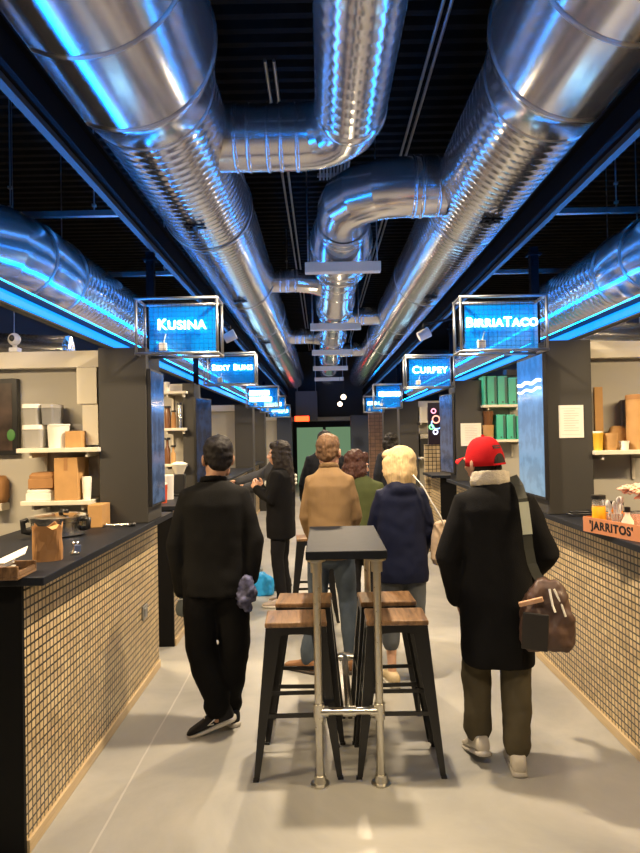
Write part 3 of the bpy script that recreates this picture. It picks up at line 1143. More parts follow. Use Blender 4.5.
# ================================================================== TABLE AND STOOLS
def bar_table():
    t = thing('bar_table', 'narrow tall bar table with slate top and silver pipe legs between the stools', 'table', (.105, 3.43, 0), math.radians(-.3))
    bm = B(); box(bm, -.192, .192, -.42, .42, 1.068, 1.108, .004); obj('table_top', bm, M['table_top'], t)
    hx = .144
    for sy in (-.375, .375):
        for sx in (-1, 1):
            x = sx * hx
            bm = B()
            tube(bm, [(x, sy, .012), (x, sy, 1.066)], .0185, 16)
            l = obj('leg', bm, M['steel'], t); smooth_by_angle(l, 40)
            bm = B(); lathe(bm, [(.046, 0), (.046, .008), (.03, .012), (.027, .045), (.0186, .047)], (x, sy, 0), 20)
            smooth_by_angle(obj('floor_flange', bm, M['steel'], l), 40)
            bm = B(); lathe(bm, [(.0186, 1.0), (.027, 1.002), (.027, 1.05), (.045, 1.056), (.045, 1.0665)], (x, sy, 0), 20)
            smooth_by_angle(obj('top_flange', bm, M['steel'], l), 40)
            bm = B(); lathe(bm, [(.0186, .305), (.026, .307), (.026, .379), (.0186, .381)], (x, sy, 0), 20)
            boxs = [(x, sy, .343)]
            tube(bm, [(x, sy, .343), (x - sx * .045, sy, .343)], .025, 14)
            smooth_by_angle(obj('tee_fitting', bm, M['steel'], l), 40)
        bm = B(); tube(bm, [(-hx + .04, sy, .343), (hx - .04, sy, .343)], .0175, 14)
        o = obj('cross_bar', bm, M['steel'], t); smooth_by_angle(o, 40)
        bm = B(); tube(bm, [(-.03, sy, .343), (.03, sy, .343)], .0245, 14)
        smooth_by_angle(obj('tee_fitting', bm, M['steel'], o), 40)
    bm = B(); tube(bm, [(0, -.36, .343), (0, .36, .343)], .0175, 14)
    smooth_by_angle(obj('long_bar', bm, M['steel'], t), 40)
    return t


bar_table()


def make_stool(label):
    t = thing('bar_stool', label, 'stool', (0, 0, 0), 0, 'black metal bar stools with wooden seats')
    H = .742
    bm = B(); box(bm, -.152, .152, -.152, .152, H - .026, H, .007); obj('seat', bm, M['seat'], t)
    # pressed apron with arched lower edge
    bm = B()
    s, hz = .148, H - .0265
    N = 12
    for k in range(4):
        rot = Matrix.Rotation(k * PI / 2, 4, 'Z')
        tb = B()
        up, lo, upb, lob = [], [], [], []
        for i in range(N + 1):
            u = -1 + 2 * i / N
            d = .032 + .05 * abs(u) ** 3
            up.append(tb.verts.new((u * s, -s, hz)))
            lo.append(tb.verts.new((u * (s + .004), -s - .004, hz - d)))
            upb.append(tb.verts.new((u * s, -s + .004, hz)))
            lob.append(tb.verts.new((u * (s + .004), -s, hz - d)))
        for i in range(N):
            tb.faces.new((up[i], up[i + 1], lo[i + 1], lo[i]))
            tb.faces.new((upb[i + 1], upb[i], lob[i], lob[i + 1]))
            tb.faces.new((lo[i], lo[i + 1], lob[i + 1], lob[i]))
            tb.faces.new((up[i + 1], up[i], upb[i], upb[i + 1]))
        tb.faces.new((up[0], lo[0], lob[0], upb[0])); tb.faces.new((up[-1], upb[-1], lob[-1], lo[-1]))
        merge(bm, tb, rot)
    obj('apron', bm, M['stool_black'], t)
    top, foot = .136, .200
    for sx in (-1, 1):
        for sy in (-1, 1):
            # folded sheet legs: L section that tapers to the foot
            bm = B()
            rs = []
            for q in (0, .25, .5, .75, 1.0):
                z = hz - .004 - q * (hz - .004 - .012)
                c = top + (foot - top) * q
                w = .078 + (.026 - .078) * q
                o = .012
                P = [(c + o, c + o), (c + o - w, c + o), (c + o - w, c + o - .005), (c + o - .012, c + o - .012), (c + o - .005, c + o - w), (c + o, c + o - w)]
                rs.append([V3((sx * px, sy * py, z)) for px, py in P])
            rings(bm, rs)
            l = obj('leg', bm, M['stool_black'], t)
            bm = B(); boxc(bm, (sx * (foot + .003), sy * (foot + .003), .007), (.028, .028, .014), .003)
            obj('rubber_foot', bm, M['black_plastic'], l)

    def xat(z):
        return top + (foot - top) * (hz - z) / hz
    for z, ax in ((.30, 'x'), (.36, 'y')):
        for sg in (-1, 1):
            c = xat(z) + .002
            bm = B()
            if ax == 'x':
                box(bm, -c, c, sg * c - .006, sg * c + .006, z - .010, z + .010)
            else:
                box(bm, sg * c - .006, sg * c + .006, -c, c, z - .010, z + .010)
            obj('foot_rail', bm, M['stool_black'], t)
    return t


st = make_stool('left bar stool nearest the viewer, blue glint on its wooden seat')
st.scale = (1, .78, 1); st.location = (-.150, 3.255, 0); st.rotation_euler = (0, 0, math.radians(1.5))
dup(st, (-.118, 3.612, 0), math.radians(-2), 'left bar stool farther from the viewer, behind the nearest left one')
dup(st, (.352, 3.255, 0), math.radians(-1), 'right bar stool nearest the viewer, brown wooden seat')
dup(st, (.340, 3.612, 0), math.radians(2), 'right bar stool farther from the viewer, behind the nearest right one')
dup(st, (-.10, 5.82, 0), 0.05, 'distant bar stool between the woman in black and the man in tan')

# ================================================================== STALL GOODS
def shelf(label, x0, x1, y, Yf, depth, group='white stall shelves', br=True):
    p, q = at(x0, y, Yf), at(x1, y, Yf)
    z = (p.z + q.z) / 2
    t = thing('shelf', label, 'shelf', (p.x, Yf, z), 0, group)
    w = q.x - p.x
    bm = B(); box(bm, 0, w, 0, depth, -.028, 0, .003); obj('board', bm, M['cream'], t)
    if br:
        for x in (w * .15, w * .85):
            bm = B(); box(bm, x - .008, x + .008, .03, depth, -.06, -.0285); box(bm, x - .01, x + .01, depth - .012, depth, -.2, -.0285)
            obj('bracket', bm, M['cream'], t)
    return z


def span(x0, x1, ytop, z, Y):
    p, q = at(x0, 440, Y), at(x1, 440, Y)
    h = at((x0 + x1) / 2, ytop, Y).z - z
    return p.x, q.x, h


def carton(name, label, cat, x0, x1, ytop, z, Y, d, m, group=None, lid=None, tape=None):
    a, b, h = span(x0, x1, ytop, z, Y)
    t = thing(name, label, cat, ((a + b) / 2, Y + d / 2, z + .0005), 0, group)
    w = b - a
    hh = h * (.8 if lid else 1)
    bm = B(); box(bm, -w / 2, w / 2, -d / 2, d / 2, 0, hh, .003); obj('body', bm, m, t)
    if lid:
        bm = B(); box(bm, -w / 2 - .004, w / 2 + .004, -d / 2 - .004, d / 2 + .004, hh, h, .004); obj('lid', bm, lid, t)
    if tape:
        bm = B(); box(bm, -w * .08, w * .08, -d / 2 - .001, d / 2, hh, hh + .001); box(bm, -w * .08, w * .08, -d / 2 - .0015, -d / 2 - .0002, hh * .7, hh + .001); obj('tape', bm, tape, t)
    return t


def pot(name, label, cat, x0, x1, ytop, z, Y, m, group=None, lid=None, prof=None, lidname='lid'):
    a, b, h = span(x0, x1, ytop, z, Y)
    r = (b - a) / 2
    t = thing(name, label, cat, ((a + b) / 2, Y + r, z + .0005), 0, group)
    prof = prof or [(.85, 0), (1, .9), (1.05, .92), (1.05, 1.0), (.95, 1.0)]
    bm = B(); lathe(bm, [(p * r, q * h) for p, q in prof], (0, 0, 0), 24); smooth_by_angle(obj('body', bm, m, t), 40)
    if lid:
        top = prof[-1][1] * h
        bm = B(); lathe(bm, [(r * 1.03, top), (r * 1.03, top + h * .08), (r * .9, top + h * .1)], (0, 0, 0), 24); smooth_by_angle(obj(lidname, bm, lid, t), 40)
    return t


# --- nearest left stall, wall panel front at Y 4.25
YS = 3.98
z1 = shelf('upper white shelf with tubs on the nearest left stall wall', 16, 97, 448, YS, .265)
z2 = shelf('lower white shelf with brown boxes on the nearest left stall wall', 20, 91, 501, YS, .265)
a, b, h = span(18, 41, 423, z1, YS)
for k, (x0, x1, yt, zz, lab) in enumerate(((20, 42, 425, z1, 'lower grey food tub at the left end of the upper shelf'), (20, 39, 404, None, 'upper grey food tub stacked at the left end of the upper shelf'), (39.5, 53, 404, None, 'darker grey food tub on the stack beside the white bucket'))):
    if zz is None:
        zz = ztop
    a, b, h = span(x0, x1, yt, zz, YS + .03)
    t = thing('food_tub', lab, 'tub', ((a + b) / 2, YS + .13, zz + .001), 0, 'grey food tubs on the upper shelf')
    w, d = b - a, .19
    bm = B(); loft(bm, [(0, w * .45, d * .45, 0, 0), (h * .8, w * .5, d * .5, 0, 0)], 24, 6); obj('tub_body', bm, M['tub'] if k < 2 else M['tub_dark'], t)
    bm = B(); loft(bm, [(h * .8 + .0005, w * .5, d * .52, 0, 0), (h, w * .49, d * .51, 0, 0)], 24, 6); obj('lid', bm, M['white'] if k < 2 else M['tub'], t)
    if k == 0:
        ztop = zz + h + .001
        # the stack behind is two tubs wide
pot('bucket', 'white plastic bucket in the middle of the upper shelf', 'bucket', 43, 65, 424, z1, YS + .04, M['white'], None, None, [(.86, 0), (.98, .92), (1.04, .93), (1.04, 1), (.98, 1)])
carton('card_box', 'small open brown box on the upper shelf right of the bucket', 'box', 65, 81, 431, z1, YS + .05, .12, M['kraft'])
a, b, h = span(67, 82, 424, z1, YS + .1)
bm = B(); boxc(bm, (0, 0, h / 2), (b - a, .05, h), .01, (0, 0, .1)); tag(obj('paper_bag', bm, M['tub_dark'], loc=((a + b) / 2, YS + .21, z1 + .004)), 'dark grey packet standing behind the small brown box on the upper shelf', 'packet')
# upright cream cabinet between the shelves and the grey panel
p, q = at(76, 350, 4.10), at(97.5, 440, 4.10)
bm = B(); box(bm, p.x, q.x, 4.10, 4.168, at(85, 404, 4.1).z, 2.12, .003)
box(bm, p.x + .03, q.x, 4.115, 4.168, 1.62, at(85, 404, 4.1).z)
tag(obj('upright_panel', bm, M['cream']), 'tall cream panel standing beside the nearest left grey end panel', 'panel')
a, b, h = span(25, 51, 489, z2, YS + .02)
for k, (x0, x1, yt, nm, m_, lab) in enumerate(((24.5, 50, 489, 'foam_box', M['white'], 'white takeaway box at the left of the lower shelf under the brown one'), (27, 52, 473, 'card_box', M['kraft_dark'], 'brown takeaway box on top of the white one on the lower shelf'))):
    zz = z2 if k == 0 else zt
    a, b, h = span(x0, x1, yt, zz, YS + .03)
    t = thing(nm, lab, 'box', ((a + b) / 2, YS + .12, zz + .0005))
    w, d = b - a, .17
    bm = B(); box(bm, -w / 2, w / 2, -d / 2, d / 2, 0, h * .62, .003); obj('body', bm, m_, t)
    bm = B(); loft(bm, [(h * .62 + .0005, w / 2, d / 2, 0, 0), (h * .82, w / 2, d / 2, 0, 0), (h, w * .42, d * .42, 0, 0)], 24, 8); obj('lid', bm, m_, t)
    zt = zz + h + .001
carton('card_box', 'tall orange-brown carton standing on the lower shelf', 'box', 53.5, 77, 458, z2, YS + .02, .2, M['kraft'], None, None, M['kraft_dark'])
pot('paper_cup', 'stack of white paper cups at the right of the lower shelf', 'cup', 80, 89, 477, z2, YS + .05, M['paper'], None, None, [(.8, 0), (.92, .3), (.95, .3), (.96, .45), (1, .45), (1, .7), (1.04, .7), (1.04, 1.0), (.9, 1.0)])
# framed poster and wooden thing at the left
p, q = at(-14, 457, 4.2), at(17, 380, 4.2)
t = thing('poster', 'black framed poster hanging at the left edge of the nearest left stall wall', 'poster', (p.x, 4.2, p.z + .01), 0)
w, h = q.x - p.x, q.z - p.z
bm = B(); box(bm, 0, w, 0, .045, 0, h, .004); obj('frame', bm, M['black_plastic'], t)
bm = B(); box(bm, .02, w - .035, -.002, -.0002, .03, h - .03); obj('print', bm, mat('dark_food_print', (.045, .028, .022), .35, var=.7, vscale=9), t)
bm = B(); blob(bm, (w * .80, -.003, h * .26), (.028, .004, .038)); obj('green_leaf', bm, M['green'], t)
c = at(-4, 494, 4.15)
t = thing('wall_holder', 'rounded wooden holder fixed to the wall below the black poster', 'holder', (c.x, 4.14, c.z - .09))
bm = B(); loft(bm, [(0.03, .045, .05, 0, .05), (.06, .06, .06, 0, .05), (.17, .06, .06, 0, .05), (.205, .035, .05, 0, .05)], 20); obj('wood', bm, M['kraft_dark'], t, True)
bm = B(); box(bm, -.04, .04, .0, .11, -.02, .028, .003); obj('tray', bm, M['cream'], t)

# things on the nearest left worktop (top z 1.12)
WT = 1.1205
c = atz(57, 547, WT)
t = thing('soup_kettle', 'large stainless pot with lid and black handle on the nearest left worktop', 'pot', (-1.49, 3.60, WT))
bm = B(); lathe(bm, [(.135, 0), (.145, .01), (.145, .08), (.158, .085), (.158, .098), (.145, .098)], (0, 0, 0), 32); smooth_by_angle(obj('body', bm, M['inox'], t), 40)
bm = B(); lathe(bm, [(.160, .099), (.160, .110), (.13, .118), (.05, .124), (.0001, .125)], (0, 0, 0), 32); smooth_by_angle(obj('lid', bm, M['inox'], t), 40)
bm = B(); tube(bm, [(-.145, -.03, .02), (-.18, -.04, .03), (-.185, -.04, .085), (-.15, -.03, .095)], .014, 10); obj('handle', bm, M['black_plastic'], t, True)
bm = B(); tube(bm, [(.145, -.03, .04), (.18, -.04, .05), (.182, -.04, .09), (.15, -.03, .098)], .014, 10); obj('handle', bm, M['black_plastic'], t, True)
bm = B(); tube(bm, [(.02, -.02, .125), (.03, -.03, .142), (.07, -.05, .140)], .012, 8); obj('knob', bm, M['black_plastic'], t, True)

c = atz(50, 562, WT)
t = thing('paper_bag', 'crumpled brown paper bag with torn top standing on the nearest left worktop', 'bag', (-1.235, 2.86, WT), .35)
bm = B()
n = 28
rs = []
for zz, k in ((0, 1), (.05, 1.02), (.10, .98), (.135, 1.0), (.15, 1.03)):
    r = []
    for j in range(n):
        a = 2 * PI * j / n
        cx_, cy_ = math.cos(a), math.sin(a)
        x = .062 * k * math.copysign(abs(cx_) ** .5, cx_); y = .045 * k * math.copysign(abs(cy_) ** .5, cy_)
        wob = .004 * math.sin(5 * a + zz * 40)
        r.append(V3((x * (1 + wob * 8), y + wob, zz + (.012 * math.sin(6 * a) + .006 * math.sin(11 * a) if zz > .14 else 0))))
    rs.append(r)
vr = rings(bm, rs, False)
bm.faces.new(vr[0][::-1])
inner = []
for zz, k in ((.146, .95), (.06, .9)):
    r = []
    for j in range(n):
        p0 = rs[-1][j]
        r.append(V3((p0.x * k / 1.03, p0.y * k / 1.03, (p0.z - .004) if zz > .1 else zz)))
    inner.append(r)
vi = rings(bm, inner, False)
for j in range(n):
    k = (j + 1) % n
    bm.faces.new((vr[-1][j], vr[-1][k], vi[0][k], vi[0][j]))
bm.faces.new(vi[-1])
obj('bag_body', bm, M['kraft_dark'], t)
bm = B()
for k in range(5):
    boxc(bm, (random.uniform(-.03, .03), random.uniform(-.015, .015), .12 + .006 * k), (.05, .03, .004), 0, (random.uniform(-.5, .5), random.uniform(-.5, .5), random.uniform(0, 3)))
obj('crumpled_filling', bm, M['kraft'], t)

t = thing('wooden_tray', 'dark brown wooden tray at the near end of the left worktop', 'tray', (-1.33, 2.50, WT), 0.03)
bm = B(); box(bm, -.30, .155, -.055, .12, 0, .012, .003); box(bm, -.30, .155, -.055, -.043, .012, .052, .003); box(bm, -.30, .155, .108, .12, .012, .045, .003); box(bm, .143, .155, -.0425, .1075, .012, .03, .003)
obj('tray_body', bm, M['seat'], t)
t = thing('napkin_stack', 'pile of white napkins and paper lying on the dark wooden tray', 'napkins', (-1.33, 2.54, WT + .0125), 0.03)
bm = B()
for k in range(7):
    boxc(bm, (-.06 + random.uniform(-.02, .02), .015, .004 + k * .006), (.30 - k * .008, .10, .005), 0, (0, random.uniform(-.02, .02), random.uniform(-.04, .04)))
obj('sheets', bm, M['paper'], t)
bm = B()
boxc(bm, (.075, .02, .055), (.13, .09, .003), 0, (.2, -.42, .2))
boxc(bm, (-.1, .02, .060), (.16, .1, .003), 0, (.1, .14, -.1))
obj('loose_sheet', bm, M['paper'], t)
carton('card_box', 'orange-brown carton at the back of the left worktop beside the grey end panel', 'box', 86.5, 101, 505, WT, 3.88, .15, M['kraft'])
c = atz(69, 553, WT)
t = thing('phone_stand', 'small silver-blue gadget beside the paper bag on the left worktop', 'gadget', (-1.16, 2.98, WT), .4)
bm = B(); loft(bm, [(0, .022, .018, 0, 0), (.012, .022, .018, 0, 0), (.02, .012, .01, 0, 0), (.04, .010, .008, .003, 0), (.05, .017, .014, .004, 0), (.062, .012, .01, .004, 0)], 16); obj('body', bm, M['inox'], t, True)
bm = B(); boxc(bm, (.012, -.014, .03), (.03, .004, .034), .001, (.3, 0, .2)); obj('blue_face', bm, mat('pale_blue_plastic', (.16, .22, .42), .3), t)
t = thing('tongs', 'steel tongs lying on the left worktop in front of the grey end panel', 'tongs', (-1.29, 3.90, WT), 0)
bm = B()
for s in (-1, 1):
    tube(bm, [(-.12, 0.0, .012), (-.02, .012 * s, .014), (.08, .02 * s, .014), (.12, .014 * s, .012)], [.006, .007, .006, .008], 8)
obj('arms', bm, M['inox'], t, True)
bm = B(); tube(bm, [(.10, -.01, .014), (.145, -.012, .014)], .012, 8); obj('grip', bm, M['black_plastic'], t, True)

# --- nearest right stall
YR = 4.06
z3 = shelf('pale wooden shelf on the nearest right stall wall above the orange crate', 595, 660, 450, YR, .235)
t = carton('cutting_board', 'upright orange wooden board at the left end of the right shelf', 'board', 595.5, 604, 387, z3, YR + .15, .022, M['kraft'])
pot('plastic_tub', 'yellow plastic tub at the left of the right shelf, before the wooden board', 'tub', 595, 605, 433, z3, YR + .01, M['yellow'], None, M['white'])
pot('paper_bowl', 'stack of brown paper bowls with white spoons on the right shelf', 'bowl', 605.5, 620.5, 433, z3, YR + .01, M['kraft'], None, None, [(.8, 0), (.9, .3), (.93, .3), (.95, .55), (.98, .55), (1.0, .8), (1.05, .8), (1.05, 1), (.95, 1)])
t = thing('cone_bag', 'brown paper bag with slanted top on the right shelf behind the bowls', 'bag', (at(620, 440, YR + .16).x, YR + .165, z3 + .001))
bm = B(); loft(bm, [(0, .075, .03, 0, 0), (.10, .075, .03, 0, 0), (.14, .05, .025, -.01, 0), (.155, .035, .01, -.01, 0)], 20, 4); obj('bag_body', bm, M['kraft'], t)
pot('paper_cup', 'small white cup on the right shelf between bowls and tall canister', 'cup', 621.5, 631, 441, z3, YR + .01, M['paper'])
pot('canister', 'tall kraft canister on the right shelf at the edge of the photo', 'canister', 632, 652, 399, z3, YR + .02, M['kraft'], None, M['kraft_dark'], [(1, 0), (1, 1)])
a, b, h = span(623, 633, 400, z3, YR + .2)
bm = B(); box(bm, 0, b - a, 0, .03, 0, h, .002); tag(obj('folder', bm, M['tub_dark'], loc=(a, YR + .2, z3 + .001)), 'dark folder leaning behind the tall canister on the right shelf', 'folder')

# orange drinks crate, overhanging the worktop edge a little
A = V3((1.372, 3.40, 0)); E = V3((1.50, 2.98, 0))
dv = (E - A); ang = math.atan2(dv.y, dv.x)
t = thing('drinks_crate', 'orange card drinks tray lettered JARRITOS on the right worktop', 'crate', (A.x, A.y, WT), ang)
Lc, Wc, Hc = .44, .26, .078
bm = B()
box(bm, 0, Lc, 0, Wc, 0, .006)
box(bm, 0, Lc, 0, .006, .006, Hc); box(bm, 0, Lc, Wc - .006, Wc, .006, Hc * 1.1)
box(bm, 0, .006, .006, Wc - .006, .006, Hc); box(bm, Lc - .006, Lc, .006, Wc - .006, .006, Hc)
obj('tray_body', bm, M['card_orange'], t)
bm = text_mesh("'JARRITOS'", .058, Matrix.Translation((.20, -.001, Hc * .5)) @ XZ, .0008, .002)
obj('lettering', bm, M['ink'], t)


def on_crate(u, v, z=.007):
    r = Matrix.Rotation(ang, 3, 'Z') @ V3((u, v, 0))
    return (A.x + r.x, A.y + r.y, WT + z)


t = thing('syrup_jar', 'clear jar of amber drink with black cap at the left end of the orange crate', 'jar', on_crate(.055, .055))
bm = B(); lathe(bm, [(.032, 0), (.0335, .02), (.0335, .125), (.030, .13)], (0, 0, 0), 20); smooth_by_angle(obj('drink', bm, M['amber'], t), 40)
bm = B(); lathe(bm, [(.0325, .1305), (.0325, .15), (.03, .16), (.03, .165)], (0, 0, 0), 20, False); smooth_by_angle(obj('glass', bm, M['clear'], t), 40)
bm = B(); lathe(bm, [(.036, .1655), (.036, .185), (.01, .187)], (0, 0, 0), 20); obj('cap', bm, M['black_plastic'], t)
t = thing('syrup_jar', 'second amber drink jar behind the first in the orange crate', 'jar', on_crate(.075, .15))
bm = B(); lathe(bm, [(.030, 0), (.031, .02), (.031, .12), (.024, .13)], (0, 0, 0), 20); smooth_by_angle(obj('drink', bm, M['amber'], t), 40)
bm = B(); lathe(bm, [(.036, .1305), (.036, .15), (.01, .152)], (0, 0, 0), 20); obj('cap', bm, M['black_plastic'], t)
t = thing('cutlery_cup', 'clear cup of white plastic cutlery in the orange crate beside the amber jar', 'cup', on_crate(.165, .06))
bm = B(); lathe(bm, [(.032, 0), (.042, .10), (.044, .104)], (0, 0, 0), 20, False); smooth_by_angle(obj('cup', bm, M['clear'], t), 40)
bm = B()
for k in range(9):
    a = k * 2.4
    p0 = V3((.012 * math.cos(a), .012 * math.sin(a), .004)); p1 = V3((.034 * math.cos(a), .034 * math.sin(a), .13 + .02 * (k % 3)))
    tube(bm, [p0, p1], .004, 6); blob(bm, p1, (.011, .006, .018))
obj('cutlery', bm, M['white'], t)
t = thing('sauce_bottle', 'small pale bottle with dark cap in the middle of the orange crate', 'bottle', on_crate(.24, .07))
bm = B(); lathe(bm, [(.026, 0), (.028, .07), (.012, .10), (.012, .115)], (0, 0, 0), 18); smooth_by_angle(obj('body', bm, M['cream'], t), 40)
bm = B(); lathe(bm, [(.014, .1155), (.014, .14), (.005, .142)], (0, 0, 0), 18); obj('cap', bm, M['black_plastic'], t)
t = thing('flower_bunch', 'bunch of peach ruffled flowers standing in the orange crate', 'flowers', on_crate(.225, .175))
bm = B(); lathe(bm, [(.05, 0), (.06, .10), (.058, .104)], (0, 0, 0), 20); smooth_by_angle(obj('pot', bm, M['clear'], t), 40)
for k in range(9):
    bm = B()
    cx_, cy_, cz_ = random.uniform(-.10, .10), random.uniform(-.06, .06), random.uniform(.13, .285)
    for i in range(5):
        rr = .010 + .007 * i
        for j in range(7):
            a = j * 2 * PI / 7 + i * .5
            blob(bm, (cx_ + rr * math.cos(a), cy_ + rr * math.sin(a), cz_ - .004 * i), (.012, .012, .006), (random.uniform(-.6, .6), random.uniform(-.6, .6), a), 6)
    obj('bloom', bm, M['peach'], t, True)
c = atz(570, 519, WT)
t = thing('bar_tool', 'black folded cable lying on the right worktop before the grey panel', 'cable', (1.60, 3.98, WT + .001))
bm = B()
tube(bm, [(.10 * math.cos(k * .5) * (1 - k * .012), .03 * math.sin(k * .5), .008 + .001 * k) for k in range(28)], .006, 6)
obj('cable', bm, M['black_plastic'], t, True)

# --- second right stall: shelves of teal boxes on the partition at Y 7.1
YT = 7.0
z4 = shelf('upper shelf of teal boxes in the second right stall', 483, 524, 404.5, YT, .29)
z5 = shelf('lower shelf of teal boxes in the second right stall', 483, 526, 439.5, YT, .29)
for z, xs, yt, nm in ((z4, ((484.5, 487.5), (488.5, 498), (499, 508.5), (509.5, 520)), 376, 'upper'), (z5, ((497, 506), (507, 516), (517, 525.5)), 414.5, 'lower')):
    for k, (x0, x1) in enumerate(xs):
        a, b, h = span(x0, x1, yt + (1.5 if k == len(xs) - 1 else 0), z, YT + .02)
        pos = ['leftmost', 'second from left', 'third from left', 'rightmost'][k if len(xs) == 4 else (k if k < 2 else 3)] if len(xs) == 4 or k != 1 else 'middle'
        t = thing('teal_box', '%s teal box on the %s shelf of the second right stall' % (pos, nm), 'box', ((a + b) / 2, YT + .12, z + .0005), 0, 'teal boxes on stall shelves')
        w = b - a
        bm = B(); box(bm, -w / 2, w / 2, -.1, .1, 0, h, .003); obj('carton', bm, M['teal'], t)
        bm = B(); box(bm, w * .22, w * .48, -.102, -.1002, h * .04, h * .96); box(bm, -w * .1, w * .1, -.102, -.1002, h * .06, h * .12); obj('spine_print', bm, M['teal_dark'], t)
for k, (x0, x1, y0, lab) in enumerate(((484.5, 495.5, 425, 'lower brown paper bowl stack left of the lower teal boxes'), (485, 495, 411, 'upper brown bowl stack resting on the lower bowl stack'))):
    zz = z5 if k == 0 else zt
    a, b, h = span(x0, x1, y0, zz, YT + .03)
    pot('paper_bowl', lab, 'bowl', x0, x1, y0, zz, YT + .03, M['kraft'] if k == 0 else M['brown_glass'], None, None, [(.8, 0), (.95, .3), (.9, .3), (1, .6), (.95, .6), (1.04, .9), (1.04, 1), (.95, 1)])
    zt = zz + h + .001
c = at(514, 372, YT + .1)
bm = B(); boxc(bm, (0, 0, .04), (.16, .1, .08), .01, (0, 0, .2)); tag(obj('black_bag', bm, M['black_plastic'], loc=(at(512, 374, YT + .1).x, YT + .13, z4 + .315)), 'black packet lying on top of the upper teal boxes', 'packet')
# blue cap / cloth behind the red-capped man's shoulder
t = thing('blue_cloth', 'bundled blue cloth on the second right worktop behind the red-capped man', 'cloth', (1.55, 5.72, WT + .008))
bm = B(); blob(bm, (0, 0, .05), (.10, .08, .055)); blob(bm, (.05, .02, .09), (.05, .04, .035))
cook('bundle', bm, mat('royal_blue_cloth', (.03, .08, .42), .8), t, .012, 2, .02, .05)

# --- second left stall: shelves seen between the first screen and the second panel
YB = 6.65
z6 = shelf('upper shelf of jars in the second left stall', 163, 186, 428, YB, .28)
z7 = shelf('lower shelf of bottles in the second left stall', 163, 186, 464, YB, .28)
z8 = shelf('top shelf with a small camera in the second left stall', 163, 186, 391, YB, .28)
for k, (x0, x1, yt, m, lab) in enumerate(((164, 170.5, 408, M['brown_glass'], 'brown jar on the upper shelf of the second left stall'), (171, 176, 412, M['kraft_dark'], 'short brown jar beside the brown jar on that upper shelf'), (177, 182, 405, M['inox'], 'tall silver shaker on the upper shelf of the second left stall'))):
    pot('jar', lab, 'jar', x0, x1, yt, z6, YB + .03, m, None, M['black_plastic'], [(1, 0), (1, .75), (.7, .9), (.7, 1)])
for k, (x0, x1, yt, m, lab) in enumerate(((163.8, 169.5, 440, M['brown_glass'], 'tall dark brown bottle on the lower shelf of the second left stall'), (170, 175, 447, M['kraft'], 'amber bottle on the lower shelf of the second left stall'))):
    pot('bottle', lab, 'bottle', x0, x1, yt, z7, YB + .03, m, None, M['black_plastic'], [(1, 0), (1, .6), (.45, .75), (.45, 1)])
pot('gauge', 'round white dial standing on the top shelf of the second left stall', 'dial', 164, 170, 382, z8, YB + .05, M['white'])
for k, (px, m, r, h, lab) in enumerate(((167, M['white'], .05, .2, 'white paper cup stack on the second left worktop'), (168.5, mat('red_can', (.55, .07, .02), .4), .045, .15, 'red tin on the second left worktop'))):
    t = thing('tin' if k else 'paper_cup', lab, 'tin' if k else 'cup', (-1.36 + .02 * k, 5.62 - .3 * k, WT))
    bm = B(); lathe(bm, [(r * .9, 0), (r, h * .95), (r * 1.03, h)], (0, 0, 0), 20); smooth_by_angle(obj('body', bm, m, t), 40)
    bm = B(); lathe(bm, [(r * 1.03, h + .0005), (r * 1.03, h + .012), (r * .9, h + .014)], (0, 0, 0), 20); obj('rim', bm, M['white'], t)
t = thing('coffee_grinder', 'dark coffee grinder with pale hopper on the second left worktop', 'grinder', (-1.34, 5.95, WT))
bm = B(); box(bm, -.07, .07, -.08, .08, 0, .02, .004); box(bm, -.055, .055, -.02, .07, .02, .2, .008); obj('body', bm, M['black_plastic'], t)
bm = B(); lathe(bm, [(.04, .2005), (.075, .29), (.07, .30), (.03, .315)], (0, .02, 0), 20); smooth_by_angle(obj('hopper', bm, M['cream'], t), 40)

# --- third left stall: cartons with yellow goods
Y3 = 9.3
t = thing('counter_carton', 'brown carton stacked on the third left counter behind the dark haired woman', 'box', (-1.53, 9.2, 1.1205))
bm = B(); box(bm, -.12, .14, -.1, .12, 0, .34, .004); obj('carton', bm, M['kraft_dark'], t)
bm = B(); box(bm, -.121, .141, -.101, .121, .15, .165); obj('band', bm, M['kraft'], t)
t = thing('fruit_bowl', 'bowl of yellow fruit standing on the brown carton of the third left counter', 'bowl', (-1.52, 9.2, 1.4615))
bm = B(); lathe(bm, [(.06, 0), (.11, .07), (.115, .075)], (0, 0, 0), 20); smooth_by_angle(obj('bowl', bm, M['brown_glass'], t), 40)
for k in range(7):
    a = k * 2.4
    bm = B(); blob(bm, (.05 * math.cos(a), .05 * math.sin(a), .085 + .03 * (k % 3)), (.045, .035, .035), (a, .3, 0), 10); obj('fruit', bm, M['yellow'], t, True)
for k, (sd, i, x0, x1, ya, lab) in enumerate(((1, 2, 420, 428, 412, 'pale carton on the high shelf of the third right stall'), (1, 2, 420, 428, 445, 'black appliance on the shelf of the third right stall'))):
    pass
z9 = shelf('high shelf beside the third right partition', 419.5, 432, 421, 11.2, .28)
z10 = shelf('low shelf beside the third right partition', 419.5, 432, 457, 11.2, .28)
carton('card_box', 'pale carton on the high shelf beside the third right partition', 'box', 420.5, 427.5, 407, z9, 11.22, .2, M['cream'])
carton('coffee_machine', 'dark coffee machine on the low shelf beside the third right partition', 'machine', 420.5, 428, 434, z10, 11.22, .2, M['black_plastic'], None, M['inox'])

